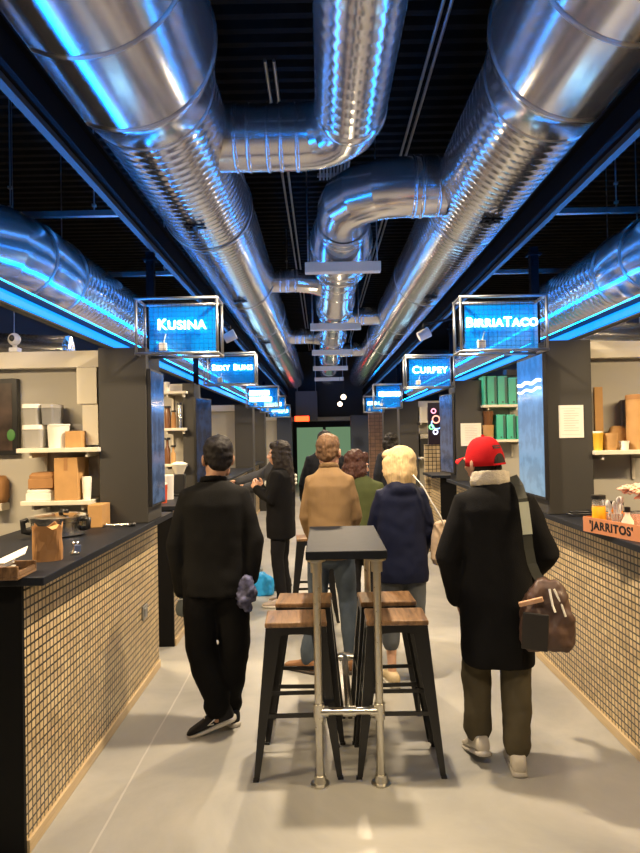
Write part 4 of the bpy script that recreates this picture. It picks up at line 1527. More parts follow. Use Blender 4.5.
# blue shopping bag on the floor
g = atz(262, 597, 0)
t = thing('shopping_bag', 'bright blue shopping bag standing on the floor beside the woman in black', 'bag', (g.x, g.y + .1, 0))
bm = B(); loft(bm, [(0, .10, .07, 0, 0), (.02, .115, .08, 0, 0), (.16, .12, .07, 0, 0), (.24, .05, .05, -.05, 0)], 24, 3)
cook('bag_body', bm, mat('bright_blue_plastic', (.02, .36, .85), .4), t, .012, 2, .012, .06)
bm = B(); blob(bm, (-.05, 0, .27), (.05, .04, .045)); blob(bm, (-.03, 0, .23), (.03, .03, .03))
cook('wrapped_top', bm, mat('grey_plastic_wrap', (.35, .40, .42), .4), t, .008, 1, .015, .03)
# ================================================================== PEOPLE
def skin_mat(name, c):
    m = mat(name, c, 0.5, var=.06, vscale=14)
    b = m.node_tree.nodes['Principled BSDF']
    b.inputs['Subsurface Weight'].default_value = 0.0
    return m


def cloth(name, c, rough=.85, var=.12, vs=6, bump=.25, bs=220):
    return mat(name, c, rough, 0, var, vs, bump, bs, (1, 1, 1), .12, 0, 0)


def hair_mat(name, c, var=.35):
    return mat(name, c, .6, 0, var, 9, .3, 26, (9, 9, 1.2), .25)


SK = {'light': skin_mat('light_skin', (.56, .31, .21)), 'tan': skin_mat('tan_skin', (.42, .23, .14)), 'pale': skin_mat('pale_skin', (.60, .36, .26))}
EYE = mat('eye_white', (.7, .7, .68), .2)
IRIS = mat('dark_iris', (.03, .02, .015), .15)
LIP = mat('lip_tone', (.40, .15, .12), .45)


def head_matrix(c, yaw, pitch, roll=0):
    return Matrix.Translation(V3(c)) @ Matrix.Rotation(math.radians(yaw), 4, 'Z') @ Matrix.Rotation(math.radians(-pitch), 4, 'X') @ Matrix.Rotation(math.radians(roll), 4, 'Y') @ Matrix.Scale(1.07, 4)


def add_head(bm, HM):
    t = B()
    blob(t, (0, -.014, .032), (.073, .092, .080), None, 24)
    blob(t, (0, .026, -.025), (.061, .062, .082), None, 20)
    blob(t, (0, .044, -.083), (.036, .036, .029))
    for s in (-1, 1):
        blob(t, (s * .047, .0, -.060), (.018, .042, .040))
        blob(t, (s * .034, .060, -.026), (.026, .022, .020))
        blob(t, (s * .077, -.008, -.012), (.011, .021, .033), (.2, 0, s * .35))
        blob(t, (s * .030, .072, .014), (.026, .016, .010))
    limb(t, [(0, .082, .010), (0, .096, -.018), (0, .104, -.034)], [.010, .0115, .014], 10)
    blob(t, (0, .090, -.040), (.019, .013, .010))
    blob(t, (0, .080, -.062), (.024, .014, .008))
    blob(t, (0, .078, -.072), (.021, .014, .008))
    merge(bm, t, HM)


def add_hand(bm, w, d, s, curl=.5, left=False):
    """palm, four unequal bent fingers and a thumb; d along the hand, s towards the thumb, n = palm side"""
    w, d, s = V3(w), V3(d).normalized(), V3(s)
    s = (s - d * s.dot(d)).normalized()
    n = d.cross(s) if left else s.cross(d)
    limb(bm, [w - d * .02, w + d * .02, w + d * .06, w + d * .092], [(.024, .02), (.028, .017), (.036, .015), (.036, .013)], 14) if abs(s.x) > .7 else \
        limb(bm, [w - d * .02, w + d * .02, w + d * .06, w + d * .092], [(.02, .024), (.017, .028), (.015, .036), (.013, .036)], 14)
    for off, ln, r in ((.030, .066, .0090), (.0105, .075, .0093), (-.009, .070, .0090), (-.028, .055, .0080)):
        p0 = w + d * .080 + s * off
        p1 = w + d * .098 + s * off * 1.08
        a = curl * .8
        d1 = d * math.cos(a) + n * math.sin(a)
        p2 = p1 + d1 * ln * .45
        d2 = d * math.cos(a * 2.0) + n * math.sin(a * 2.0)
        p3 = p2 + d2 * ln * .33
        d3 = d * math.cos(a * 2.7) + n * math.sin(a * 2.7)
        limb(bm, [p0, p1, p2, p3, p3 + d3 * ln * .25], [r, r, r * .95, r * .88, r * .78], 10)
    t0 = w + d * .028 + s * .026
    t1 = t0 + (s * .75 + d * .66 + n * .2).normalized() * .034
    t2 = t1 + (s * .35 + d * .9 + n * .3).normalized() * .030
    limb(bm, [t0, t1, t2, t2 + (d + n * .4).normalized() * .016], [.013, .0115, .010, .0085], 10)


def shoe(parent, ank, yaw, pitch, mu, ms, high=False, stripe=None):
    MX = Matrix.Translation(V3(ank)) @ Matrix.Rotation(math.radians(yaw), 4, 'Z') @ Matrix.Rotation(math.radians(-pitch), 4, 'X') @ Matrix.Translation((0, 0, -.085))

    def solid(secs, n=18):
        rs = []
        for (y, w, za, zb) in secs:
            r = []
            for j in range(n):
                a = 2 * PI * j / n
                c, s = math.cos(a), math.sin(a)
                r.append(V3((w * math.copysign(abs(c) ** .7, c), y, (za + zb) / 2 + (zb - za) / 2 * math.copysign(abs(s) ** .6, s))))
            rs.append(r)
        t = B()
        rings(t, rs)
        bmesh.ops.transform(t, matrix=MX, verts=t.verts)
        return t
    up = solid([(-.082, .020, .03, .075), (-.075, .033, .02, .095), (-.04, .038, .02, .11 if high else .098), (.0, .040, .02, .112 if high else .102), (.045, .043, .02, .092), (.10, .047, .02, .066), (.15, .046, .02, .052), (.185, .036, .02, .044), (.200, .016, .02, .034)])
    o = obj('shoe', up, mu, parent, True)
    so = solid([(-.088, .022, .004, .026), (-.078, .037, 0, .028), (-.03, .041, 0, .027), (.05, .043, 0, .024), (.11, .050, 0, .024), (.16, .048, .001, .024), (.195, .036, .004, .025), (.210, .014, .008, .024)])
    obj('sole', so, ms, o, True)
    if stripe:
        t = B()
        for s in (-1, 1):
            tube(t, [(s * .040, -.02, .085), (s * .046, .02, .06), (s * .0465, .06, .045), (s * .043, .03, .038)], .004, 6)
        for k in range(3):
            tube(t, [(-.02, .03 + k * .022, .098 - k * .011), (0, .034 + k * .022, .102 - k * .011), (.02, .03 + k * .022, .098 - k * .011)], .003, 6)
        bmesh.ops.transform(t, matrix=MX, verts=t.verts)
        obj('stripe', t, stripe, o, True)
    return o


DEF = dict(
    neck=(0, -.01, 1.445), head=(0, .015, 1.562),
    shL=(-.155, -.01, 1.335), shR=(.155, -.01, 1.335),
    elL=(-.225, -.02, 1.09), elR=(.225, -.02, 1.09),
    wrL=(-.215, .06, .86), wrR=(.215, .06, .86),
    hipL=(-.085, 0, .88), hipR=(.085, 0, .88),
    knL=(-.09, .02, .48), knR=(.09, .02, .48),
    anL=(-.09, -.02, .085), anR=(.09, -.02, .085))


def person(label, x, y, rz, H, j=None, head=(0, 0, 0), skin='light', top=None, legs=None, shoes=None, hair=None, vox=.009, lean=None, feet=None, hands=None, group=None):
    J = dict(DEF)
    J.update(j or {})
    J = {k: V3(v) for k, v in J.items()}
    root = thing('person', label, 'person', (x, y, 0), math.radians(rz), group)
    s = H / 1.68
    root.scale = (s, s, s)
    HM = head_matrix(J['head'], *head)
    pel = (J['hipL'] + J['hipR']) / 2
    # ---- body, one continuous skin
    bm = B()
    add_head(bm, HM)
    hb = HM @ V3((0, -.025, -.055))
    limb(bm, [J['neck'] - V3((0, .0, .06)), J['neck'], hb], [.060, .052, .050], 16)
    sh = (J['shL'] + J['shR']) / 2
    mid = pel.lerp(sh, .45)
    ch = pel.lerp(sh, .78)
    limb(bm, [pel - V3((0, 0, .03)), pel + V3((0, 0, .05)), mid, ch, sh.lerp(J['neck'], .35)], [(.12, .085), (.135, .09), (.115, .08), (.14, .09), (.10, .06)], 20)
    for q, sg in (('L', -1), ('R', 1)):
        S_, E, W = J['sh' + q], J['el' + q], J['wr' + q]
        limb(bm, [S_.lerp(sh, .35), S_, S_.lerp(E, .5), E, E.lerp(W, .35), W], [.05, .047, .042, .034, .035, .024], 14)
        hd = (hands or {}).get(q)
        d = (W - E).normalized() if not hd else V3(hd[0])
        side = V3((-.25 * sg, .97, 0)) if not hd else V3(hd[1])
        add_hand(bm, W, d, side, .45 if not hd else hd[2], q == 'L')
        Hh, K, A = J['hip' + q], J['kn' + q], J['an' + q]
        limb(bm, [Hh, Hh.lerp(K, .5), K, K.lerp(A, .3), K.lerp(A, .75), A - V3((0, 0, .02))], [.076, .064, .047, .048, .033, .030], 14)
        limb(bm, [A + V3((0, -.02, -.035)), A + V3((0, .05, -.05))], [.026, .022], 10)
    body = cook('body', bm, [SK[skin], EYE, IRIS, LIP], root, vox if vox < .008 else .0072, 2, fac=.4)
    t = B()
    t.from_mesh(body.data)
    for sg in (-1, 1):
        for c, r, mi in (((sg * .030, .0755, -.006), (.0125, .0105, .0075), 1), ((sg * .030, .0835, -.006), (.0058, .0040, .0058), 2)):
            b2 = B()
            blob(b2, c, r, None, 10)
            for f in b2.faces:
                f.material_index = mi
                f.smooth = True
            merge(t, b2, HM)
    b2 = B()
    blob(b2, (0, .091, -.066), (.019, .006, .0065), None, 10)
    for f in b2.faces:
        f.material_index = 3
        f.smooth = True
    merge(t, b2, HM)
    t.to_mesh(body.data)
    t.free()
    # ---- lower garment
    if legs:
        bm = B()
        rt, rk, rh = legs['r']
        hem = legs.get('hem', .10)
        limb(bm, [pel + V3((0, 0, .10)), pel + V3((0, 0, .0)), pel - V3((0, 0, .05))], [(.155, .108), (.165, .115), (.145, .11)], 22)
        for q in 'LR':
            Hh, K, A = J['hip' + q], J['kn' + q], J['an' + q]
            if hem <= .12:
                E_ = A + V3((0, 0, legs.get('drop', .0)))
                limb(bm, [Hh, Hh.lerp(K, .5), K, K.lerp(A, .5), E_ + V3((0, 0, .05)), E_], [rt, (rt + rk) / 2 + .004, rk, (rk + rh) / 2, rh, rh * 1.03], 16)
            else:
                f = (K.z - hem) / (K.z - A.z)
                E_ = K.lerp(A, f)
                limb(bm, [Hh, Hh.lerp(K, .5), K, E_ + V3((0, 0, .02)), E_], [rt, (rt + rk) / 2 + .004, rk, rh, rh], 16)
        cook('trousers', bm, legs['m'], root, .011, 3, legs.get('disp', .012) * .6, legs.get('ds', .09) * 1.2)
    # ---- upper garment
    if top:
        bm = B()
        secs = top['secs']
        if lean is None:
            loft(bm, [(z, a, b, 0, yo) for z, a, b, yo in secs], 28, 2.4)
        else:
            limb(bm, [p for p, _ in lean], [r for _, r in lean], 22)
        r0, r1, r2 = top['sl']
        for q in 'LR':
            S_, E, W = J['sh' + q], J['el' + q], J['wr' + q]
            W2 = E.lerp(W, top.get('cuff', .96))
            limb(bm, [S_.lerp(sh, .45) + V3((0, 0, .012)), S_, S_.lerp(E, .5), E, E.lerp(W2, .5), W2 - (W2 - E) * .06, W2], [r0 * 1.0, r0, (r0 + r1) / 2, r1, (r1 + r2) / 2, r2, r2], 16)
        nk = J['neck']
        for pc in top.get('extra', ()):
            blob(bm, *pc)
        cook(top.get('name', 'jacket'), bm, top['m'], root, .011, 3, top.get('disp', .012) * .55, top.get('ds', .10) * 1.5)
        if top.get('collar'):
            bm = B()
            cr, cz, ch_, mm = top['collar']
            rs = []
            for rr, zz, yy in ((cr, cz - ch_, -.0), (cr * 1.08, cz - ch_ * .3, -.004), (cr * .98, cz + ch_, -.014), (cr * .82, cz + ch_ * .9, -.014), (cr * .8, cz - ch_, 0)):
                rs.append([V3((nk.x + rr * 1.08 * math.cos(a), nk.y + yy + rr * .95 * math.sin(a), zz + .012 * -math.sin(a))) for a in [2 * PI * k / 28 for k in range(28)]])
            rs.append([p.copy() for p in rs[0]])
            rings(bm, rs, False)
            bmesh.ops.remove_doubles(bm, verts=bm.verts, dist=1e-5)
            cook('collar', bm, mm, root, .007, 2, .003, .03)
    # ---- shoes
    if shoes:
        fl = feet or {'L': (8, 0), 'R': (-8, 0)}
        for q in 'LR':
            shoe(root, J['an' + q], fl[q][0], fl[q][1], shoes[0], shoes[1], shoes[2] if len(shoes) > 2 else False, shoes[3] if len(shoes) > 3 else None)
    # ---- hair
    if hair:
        kind, hm = hair
        bm = B()
        if kind in ('short', 'undercap'):
            if kind == 'short':
                blob(bm, (0, -.026, .044), (.081, .090, .080), None, 22)
                blob(bm, (0, .03, .078), (.062, .048, .036), None, 16)
            else:
                blob(bm, (0, -.028, -.012), (.071, .074, .032), None, 20)
            blob(bm, (0, -.062 if kind == 'short' else -.056, -.018 if kind == 'short' else -.03), (.067, .040, .056) if kind == 'short' else (.062, .036, .045))
            if kind == 'short':
                blob(bm, (0, -.052, .012), (.076, .056, .06))
            for sg in (-1, 1):
                blob(bm, (sg * (.066 if kind == 'short' else .061), -.018, .0 if kind == 'short' else -.022), (.013, .036, .038 if kind == 'short' else .03))
            d, vx, ds = .006, .007, .028
        elif kind == 'bob':
            blob(bm, (0, -.028, .045), (.096, .106, .088), None, 24)
            blob(bm, (0, .045, .074), (.075, .055, .040), None, 16)
            limb(bm, [(0, -.05, .03), (0, -.062, -.06), (0, -.058, -.128)], [(.098, .075), (.108, .066), (.094, .05)], 22)
            for sg in (-1, 1):
                limb(bm, [(sg * .078, .03, .04), (sg * .088, .015, -.05), (sg * .080, .0, -.115)], [(.022, .05), (.024, .058), (.02, .05)], 14)
            d, vx, ds = .004, .007, .04
        elif kind == 'long':
            blob(bm, (0, -.026, .042), (.090, .100, .085), None, 24)
            blob(bm, (0, .035, .078), (.066, .05, .036), None, 16)
            limb(bm, [(0, -.05, .03), (0, -.075, -.10), (0, -.095, -.24), (0, -.105, -.36), (0, -.10, -.42)], [(.088, .07), (.098, .058), (.105, .05), (.085, .036), (.05, .02)], 22)
            for sg in (-1, 1):
                limb(bm, [(sg * .074, .015, .03), (sg * .086, .0, -.08), (sg * .085, -.01, -.20)], [(.022, .045), (.026, .05), (.02, .035)], 14)
            d, vx, ds = .008, .007, .03
        elif kind == 'wavy':
            blob(bm, (0, -.028, .042), (.094, .103, .088), None, 24)
            blob(bm, (0, .035, .076), (.07, .05, .04), None, 16)
            limb(bm, [(0, -.05, .0), (0, -.07, -.09), (0, -.075, -.17)], [(.092, .07), (.10, .06), (.07, .04)], 20)
            for sg in (-1, 1):
                blob(bm, (sg * .082, -.005, -.04), (.028, .055, .075))
            d, vx, ds = .016, .007, .04
        bmesh.ops.transform(bm, matrix=HM, verts=bm.verts)
        cook('hair', bm, hm, root, vx, 2, d, ds)
    root['_'] = 0
    del root['_']
    return root, J, HM


# ---------------- the man in black on the left
K_BLACK = cloth('black_overshirt', (.0075, .0075, .0075))
K_BLACKT = cloth('black_trousers', (.005, .005, .0055))
r1, J1, _ = person(
    'person in black jacket and black trousers walking away on the left, dark cloth in hand', -.615, 3.62, 4, 1.655,
    dict(shL=(-.150, -.01, 1.335), shR=(.150, -.01, 1.335), elL=(-.215, -.02, 1.08), wrL=(-.195, .05, .79), elR=(.218, -.03, 1.09), wrR=(.20, -.02, .87),
         knL=(-.095, .03, .48), knR=(.10, .04, .48), anL=(-.005, -.02, .125), anR=(.055, .11, .085), hipL=(-.09, 0, .88), hipR=(.085, 0, .88), head=(.02, .012, 1.560)),
    (16, 4, 0), 'tan',
    dict(m=K_BLACK, secs=[(.79, .175, .125, 0), (.86, .18, .13, 0), (1.0, .175, .125, 0), (1.18, .18, .13, -.005), (1.30, .18, .13, -.01), (1.38, .15, .105, -.012), (1.42, .095, .08, -.01), (1.435, .07, .065, -.01)], sl=(.066, .060, .050), disp=.014, collar=(.070, 1.437, .018, K_BLACK)),
    dict(m=K_BLACKT, r=(.102, .088, .074), drop=.03),
    (cloth('dark_sneaker', (.02, .02, .022), .6), mat('pale_sole', (.55, .52, .47), .6), False, M['white']),
    ('short', hair_mat('black_hair', (.012, .010, .010))), .0065, feet={'L': (88, 20), 'R': (30, 0)})
W = r1.matrix_basis
wp = Matrix.Translation(r1.location) @ Matrix.Rotation(math.radians(4), 4, 'Z') @ Matrix.Scale(1.655 / 1.68, 4)
p = wp @ (J1['wrR'] + V3((.0, -.03, -.06)))
t = thing('scarf', 'crumpled violet-blue patterned cloth hanging from the right hand of the person in black', 'cloth', p)
bm = B()
limb(bm, [(-.01, -.02, .07), (-.03, -.035, .03), (-.035, -.035, -.03), (-.03, -.03, -.085)], [(.032, .026), (.05, .034), (.052, .036), (.036, .026)], 18)
blob(bm, (.005, -.03, .0), (.038, .034, .05))
cook('cloth', bm, mat('violet_pattern_cloth', (.075, .078, .15), .8, var=.8, vscale=26), t, .009, 2, .028, .045)
p = wp @ (J1['wrL'] + V3((-.005, -.045, -.075)))
t = thing('pouch', 'grey rounded pouch at the left hip of the person in black', 'pouch', p)
bm = B(); limb(bm, [(.01, 0, -.04), (.01, 0, .0), (.015, 0, .035)], [(.040, .018), (.042, .02), (.034, .018)], 18)
cook('pouch_body', bm, mat('grey_pouch_cloth', (.10, .12, .125), .7), t, .008, 2, .004, .04)
bm = B(); tube(bm, [(-.02, -.018, .04), (.01, -.022, .05), (.045, -.018, .04)], .003, 6); obj('zip', bm, M['strut'], t)

# ---------------- the man with the red cap on the right
K_COAT = cloth('black_wool_coat', (.0065, .0065, .007))
K_OLIVE = cloth('olive_trousers', (.085, .072, .045))
COLL = cloth('cream_fleece', (.62, .55, .43), .95, .1, 20, .6, 160)
r2, J2, HM2 = person(
    'person in red cap and long black coat with cream collar walking away on the right', .855, 3.22, -4, 1.62,
    dict(shL=(-.150, -.01, 1.335), shR=(.150, -.01, 1.335), elL=(-.245, -.03, 1.07), wrL=(-.185, .09, .83), elR=(.248, -.03, 1.09), wrR=(.21, .17, .93), head=(-.05, .02, 1.562), neck=(-.02, -.01, 1.45),
         anL=(-.10, .05, .115), anR=(.075, -.06, .085), knL=(-.10, .05, .48), knR=(.088, .0, .48)),
    (34, 2, -3), 'light',
    dict(name='coat', m=K_COAT, secs=[(.525, .185, .145, 0), (.60, .19, .15, 0), (.85, .185, .145, 0), (1.05, .178, .14, 0), (1.2, .185, .14, -.005), (1.32, .188, .135, -.012), (1.39, .155, .11, -.014), (1.44, .10, .085, -.012), (1.465, .072, .07, -.01)], sl=(.074, .068, .056), disp=.016, ds=.12, collar=(.088, 1.472, .040, COLL)),
    dict(m=K_OLIVE, r=(.090, .078, .070), drop=.04, disp=.016),
    (mat('off_white_leather', (.58, .54, .47), .6), mat('grey_white_sole', (.50, .47, .42), .6), True),
    ('undercap', hair_mat('dark_brown_hair', (.022, .015, .012))), .0065, feet={'L': (10, 16), 'R': (-4, 0)})
RED = cloth('red_cap_cloth', (.52, .012, .016), .8, .08, 8, .2, 240)
bm = B()
rs = []
n = 32
for k in range(9):
    a = k / 8 * PI / 2 * .985
    zz = -.018 + .140 * math.sin(a)
    q = math.cos(a) ** .72
    rs.append([V3((.087 * q * math.cos(2 * PI * i / n), -.016 + .104 * q * math.sin(2 * PI * i / n), zz)) for i in range(n)])
rs2 = [[V3((p.x * .95, -.016 + (p.y + .016) * .95, p.z)) for p in rs[0]]]
vr = rings(bm, rs2 + rs, False)
bm.faces.new(vr[-1])
blob(bm, (0, -.016, .126), (.009, .009, .005))
bmesh.ops.transform(bm, matrix=HM2, verts=bm.verts)
cap = obj('cap', bm, RED, r2, True)
bm = B()
for sgn in (0,):
    top_, bot = [], []
    for i in range(15):
        u = -1 + 2 * i / 14
        x = .078 * u
        for lst, dz in ((top_, .004), (bot, 0)):
            lst.append([V3((x, .070 + .016 * (1 - u * u) - .0, .026 - .018 * u * u + dz)), V3((x * .98, .072 + .085 * math.sqrt(max(0, 1 - (u * .96) ** 2)), .018 - .020 * u * u + dz - .006))])
    rs = []
    for i in range(15):
        rs.append([top_[i][0], top_[i][1], bot[i][1], bot[i][0]])
    rings(bm, rs)
bmesh.ops.transform(bm, matrix=HM2, verts=bm.verts)
obj('visor', bm, RED, cap)


def crown_y(x, z, off):
    a = math.asin(max(-1, min(.999, (z + .018) / .140)))
    q = math.cos(a) ** .72
    return -.016 - .104 * q * math.sqrt(max(0.0, 1 - (x / (.087 * q)) ** 2)) - off


def patch(fn, nu, nv, off=.0035):
    """a thin sheet laid over the crown: fn(u, v) -> (x, z)"""
    q = B()
    f = [[None] * (nv + 1) for _ in range(nu + 1)]
    b = [[None] * (nv + 1) for _ in range(nu + 1)]
    for iu in range(nu + 1):
        for iv in range(nv + 1):
            x, z = fn(iu / nu, iv / nv)
            f[iu][iv] = q.verts.new((x, crown_y(x, z, off), z))
            b[iu][iv] = q.verts.new((x, crown_y(x, z, -.001), z))
    for iu in range(nu):
        for iv in range(nv):
            q.faces.new((f[iu][iv], f[iu + 1][iv], f[iu + 1][iv + 1], f[iu][iv + 1]))
            q.faces.new((b[iu][iv + 1], b[iu + 1][iv + 1], b[iu + 1][iv], b[iu][iv]))
    for iu in range(nu):
        for iv in (0, nv):
            q.faces.new((f[iu][iv], b[iu][iv], b[iu + 1][iv], f[iu + 1][iv]))
    for iv in range(nv):
        for iu in (0, nu):
            q.faces.new((f[iu][iv], f[iu][iv + 1], b[iu][iv + 1], b[iu][iv]))
    bmesh.ops.transform(q, matrix=HM2, verts=q.verts)
    return q


obj('back_opening', patch(lambda u, v: (.034 * (2 * u - 1), -.012 + v * .050 * math.sqrt(max(0.02, 1 - (2 * u - 1) ** 2))), 14, 6), hair_mat('hair_in_gap', (.02, .014, .012)), cap)
obj('strap', patch(lambda u, v: (.040 * (2 * u - 1), -.0175 + v * .009), 14, 1, .005), RED, cap)
badge = obj('badge', patch(lambda u, v: (.022 * (2 * u - 1), .062 + v * .005), 8, 1), M['ink'], cap)
obj('badge_line', patch(lambda u, v: (.022 * (2 * u - 1), .071 + v * .005), 8, 1), M['ink'], cap)

# shoulder bag of the red-capped person
w2 = Matrix.Translation(r2.location) @ Matrix.Rotation(math.radians(-4), 4, 'Z') @ Matrix.Scale(1.645 / 1.68, 4)
p = w2 @ V3((.192, -.215, .745))
t = thing('shoulder_bag', 'brown leather shoulder bag hanging at the right hip of the person in the red cap', 'bag', p, math.radians(-12))
BRN = mat('brown_leather', (.085, .048, .036), .5, var=.25, vscale=9, bump=.2, bscale=50)
bm = B(); loft(bm, [(-.09, .10, .060, 0, 0), (-.06, .125, .075, 0, 0), (.06, .12, .07, 0, 0), (.16, .09, .05, .0, 0), (.235, .045, .03, .0, 0)], 24, 3)
cook('bag_body', bm, BRN, t, .010, 3, .018, .07)
bm = B(); boxc(bm, (-.06, -.078, .01), (.115, .012, .17), .005, (.0, .06, -.12)); obj('dark_pocket', bm, mat('black_leather', (.016, .013, .012), .5), t)
bm = B(); boxc(bm, (-.075, -.078, .145), (.11, .02, .022), .004, (0, -.30, -.1)); obj('tan_trim', bm, mat('tan_leather', (.52, .30, .18), .5), t)
bm = B(); tube(bm, [(.03, -.05, .20), (.06, -.06, .13), (.075, -.068, .08)], .005, 6); tube(bm, [(.01, -.05, .20), (.02, -.065, .13), (.03, -.075, .10)], .005, 6); obj('draw_cord', bm, M['paper'], t)
ri = (Matrix.Translation(p) @ Matrix.Rotation(math.radians(-12), 4, 'Z')).inverted()


def flat_strap(pts, w, th, nrm):
    bm = B()
    fr = frames(pts)
    rs = []
    for (q, tt, u, v) in fr:
        nn = V3(nrm); nn = (nn - tt * nn.dot(tt)).normalized()
        sd = tt.cross(nn)
        rs.append([q + sd * w + nn * th, q - sd * w + nn * th, q - sd * w - nn * th, q + sd * w - nn * th])
    rings(bm, rs)
    return bm


strap = [(.095, -.02, 1.46), (.105, -.10, 1.42), (.112, -.145, 1.36), (.120, -.160, 1.25), (.130, -.165, 1.12), (.140, -.174, 1.05), (.156, -.192, 1.0), (.182, -.215, .955)]
pts = [ri @ (w2 @ V3(q)) for q in strap]
bm = flat_strap(pts, .021, .004, (0, -1, .2)); obj('strap', bm, mat('olive_webbing', (.035, .036, .026), .8), t)
pts = [ri @ (w2 @ (V3(q) + V3((0, -.0075, 0)))) for q in ((.112, -.149, 1.345), (.119, -.159, 1.26), (.125, -.163, 1.19))]
bm = flat_strap(pts, .022, .003, (0, -1, .2)); obj('strap_label', bm, mat('pale_green_label', (.50, .52, .40), .7), t)

# ---------------- tan jacket, middle
K_TAN = cloth('tan_work_jacket', (.24, .155, .078), .85, .1)
r3, J3, _ = person(
    'person in tan jacket and blue jeans standing behind the bar table, seen from behind', .045, 4.55, -3, 1.655,
    dict(knR=(.115, .03, .48), anR=(.135, -.03, .085), knL=(-.10, .02, .48), anL=(-.17, -.06, .085), shL=(-.128, -.01, 1.34), shR=(.128, -.01, 1.34), elL=(-.175, .03, 1.09), wrL=(-.14, .17, .93), elR=(.175, .03, 1.09), wrR=(.14, .17, .93)),
    (-14, 2, 0), 'light',
    dict(m=K_TAN, secs=[(.80, .158, .125, 0), (.88, .162, .13, 0), (1.05, .155, .125, 0), (1.2, .16, .13, -.005), (1.32, .16, .125, -.01), (1.39, .13, .10, -.012), (1.43, .085, .075, -.01), (1.455, .066, .062, -.01)], sl=(.062, .056, .050), disp=.014, collar=(.064, 1.455, .022, K_TAN)),
    dict(m=cloth('grey_blue_jeans', (.060, .078, .105), .85, .25, 7), r=(.084, .068, .058), drop=.02),
    (mat('brown_suede', (.20, .095, .04), .8), mat('dark_sole', (.04, .03, .025), .6)),
    ('short', hair_mat('light_brown_hair', (.15, .085, .045))), feet={'L': (60, 0), 'R': (-8, 0)})

# ---------------- blonde, navy jacket
K_NAVY = cloth('navy_rain_jacket', (.008, .011, .032), .6, .1)
r4, J4, _ = person(
    'blonde person in navy hooded jacket and cropped grey trousers looking left', .515, 4.28, 4, 1.555,
    dict(shL=(-.135, -.01, 1.34), shR=(.135, -.01, 1.34), elL=(-.18, .05, 1.10), wrL=(-.12, .22, 1.02), elR=(.19, .0, 1.09), wrR=(.17, .13, .90), head=(-.015, .02, 1.56)),
    (58, 4, 0), 'pale',
    dict(m=K_NAVY, secs=[(.735, .185, .145, 0), (.80, .19, .15, 0), (1.0, .18, .145, 0), (1.2, .17, .14, -.005), (1.32, .165, .13, -.01), (1.39, .135, .105, -.014), (1.43, .10, .085, -.014), (1.46, .075, .07, -.012)], sl=(.066, .062, .052), disp=.016,
         extra=[((0, -.095, 1.375), (.105, .045, .07), (.35, 0, 0)), ((0, -.075, 1.42), (.10, .06, .035), (.2, 0, 0))]),
    dict(m=cloth('blue_grey_cropped_cloth', (.10, .112, .13)), r=(.094, .074, .064), hem=.29),
    (mat('pale_trainer', (.52, .42, .26), .7), mat('white_sole', (.62, .60, .55), .6)),
    ('bob', hair_mat('blonde_hair', (.60, .44, .23), .18)))
w4 = Matrix.Translation(r4.location) @ Matrix.Rotation(math.radians(4), 4, 'Z') @ Matrix.Scale(1.575 / 1.68, 4)
p = w4 @ V3((.290, .02, .985))
t = thing('handbag', 'beige handbag on a white strap at the right side of the blonde person', 'bag', p, math.radians(60))
bm = B(); loft(bm, [(-.14, .10, .035, 0, 0), (-.10, .125, .05, 0, 0), (.05, .12, .045, 0, 0), (.14, .09, .022, 0, 0)], 24, 3)
cook('bag_body', bm, mat('beige_leather', (.40, .30, .21), .7, var=.15), t, .009, 2, .004, .06)
ri = (Matrix.Translation(p) @ Matrix.Rotation(math.radians(60), 4, 'Z')).inverted()
pts = [ri @ (w4 @ V3(q)) for q in ((.075, -.085, 1.475), (.13, -.145, 1.40), (.19, -.165, 1.28), (.255, -.13, 1.18), (.30, -.02, 1.11))]
bm = flat_strap(pts, .010, .003, (.3, -1, .1)); obj('strap', bm, M['white'], t)

# ---------------- dark haired woman facing left
K_HOOD = cloth('black_hoodie', (.006, .006, .007))
r5, J5, _ = person(
    'person with long dark hair in black hoodie with white print, facing left', -.42, 6.3, 78, 1.60,
    dict(elL=(-.21, .05, 1.11), wrL=(-.10, .22, 1.20), elR=(.21, .05, 1.11), wrR=(.10, .22, 1.20)),
    (6, 2, 0), 'light',
    dict(name='hoodie', m=K_HOOD, secs=[(.70, .18, .14, 0), (.80, .19, .145, 0), (1.0, .185, .14, 0), (1.2, .19, .145, 0), (1.32, .19, .13, -.008), (1.39, .155, .10, -.012), (1.43, .09, .075, -.01), (1.46, .07, .065, -.01)], sl=(.074, .068, .054), disp=.012,
         extra=[((0, -.09, 1.39), (.09, .045, .05), (.3, 0, 0))]),
    dict(m=cloth('black_leggings', (.010, .010, .012)), r=(.086, .066, .055), drop=.01),
    (mat('pale_pink_trainer', (.55, .46, .40), .7), M['white']),
    ('long', hair_mat('near_black_hair', (.016, .012, .011))), hands={'L': ((.5, .6, .5), (0, 0, 1), .7), 'R': ((-.5, .6, .5), (0, 0, 1), .7)})
bm = B()
for (x, z, a, b) in ((.05, 1.235, .05, .035), (-.02, 1.25, .035, .03), (.02, 1.20, .03, .022)):
    blob(bm, (x, .150, z), (a, .012, b))
for (z, a) in ((1.33, .014), (1.29, .02), (1.25, .016)):
    blob(bm, (.19 + .055, -.02, z), (.012, .035, a))
    blob(bm, (.06, -.150, z), (.03, .012, a))
obj('white_print', bm, M['paper'], r5, True)

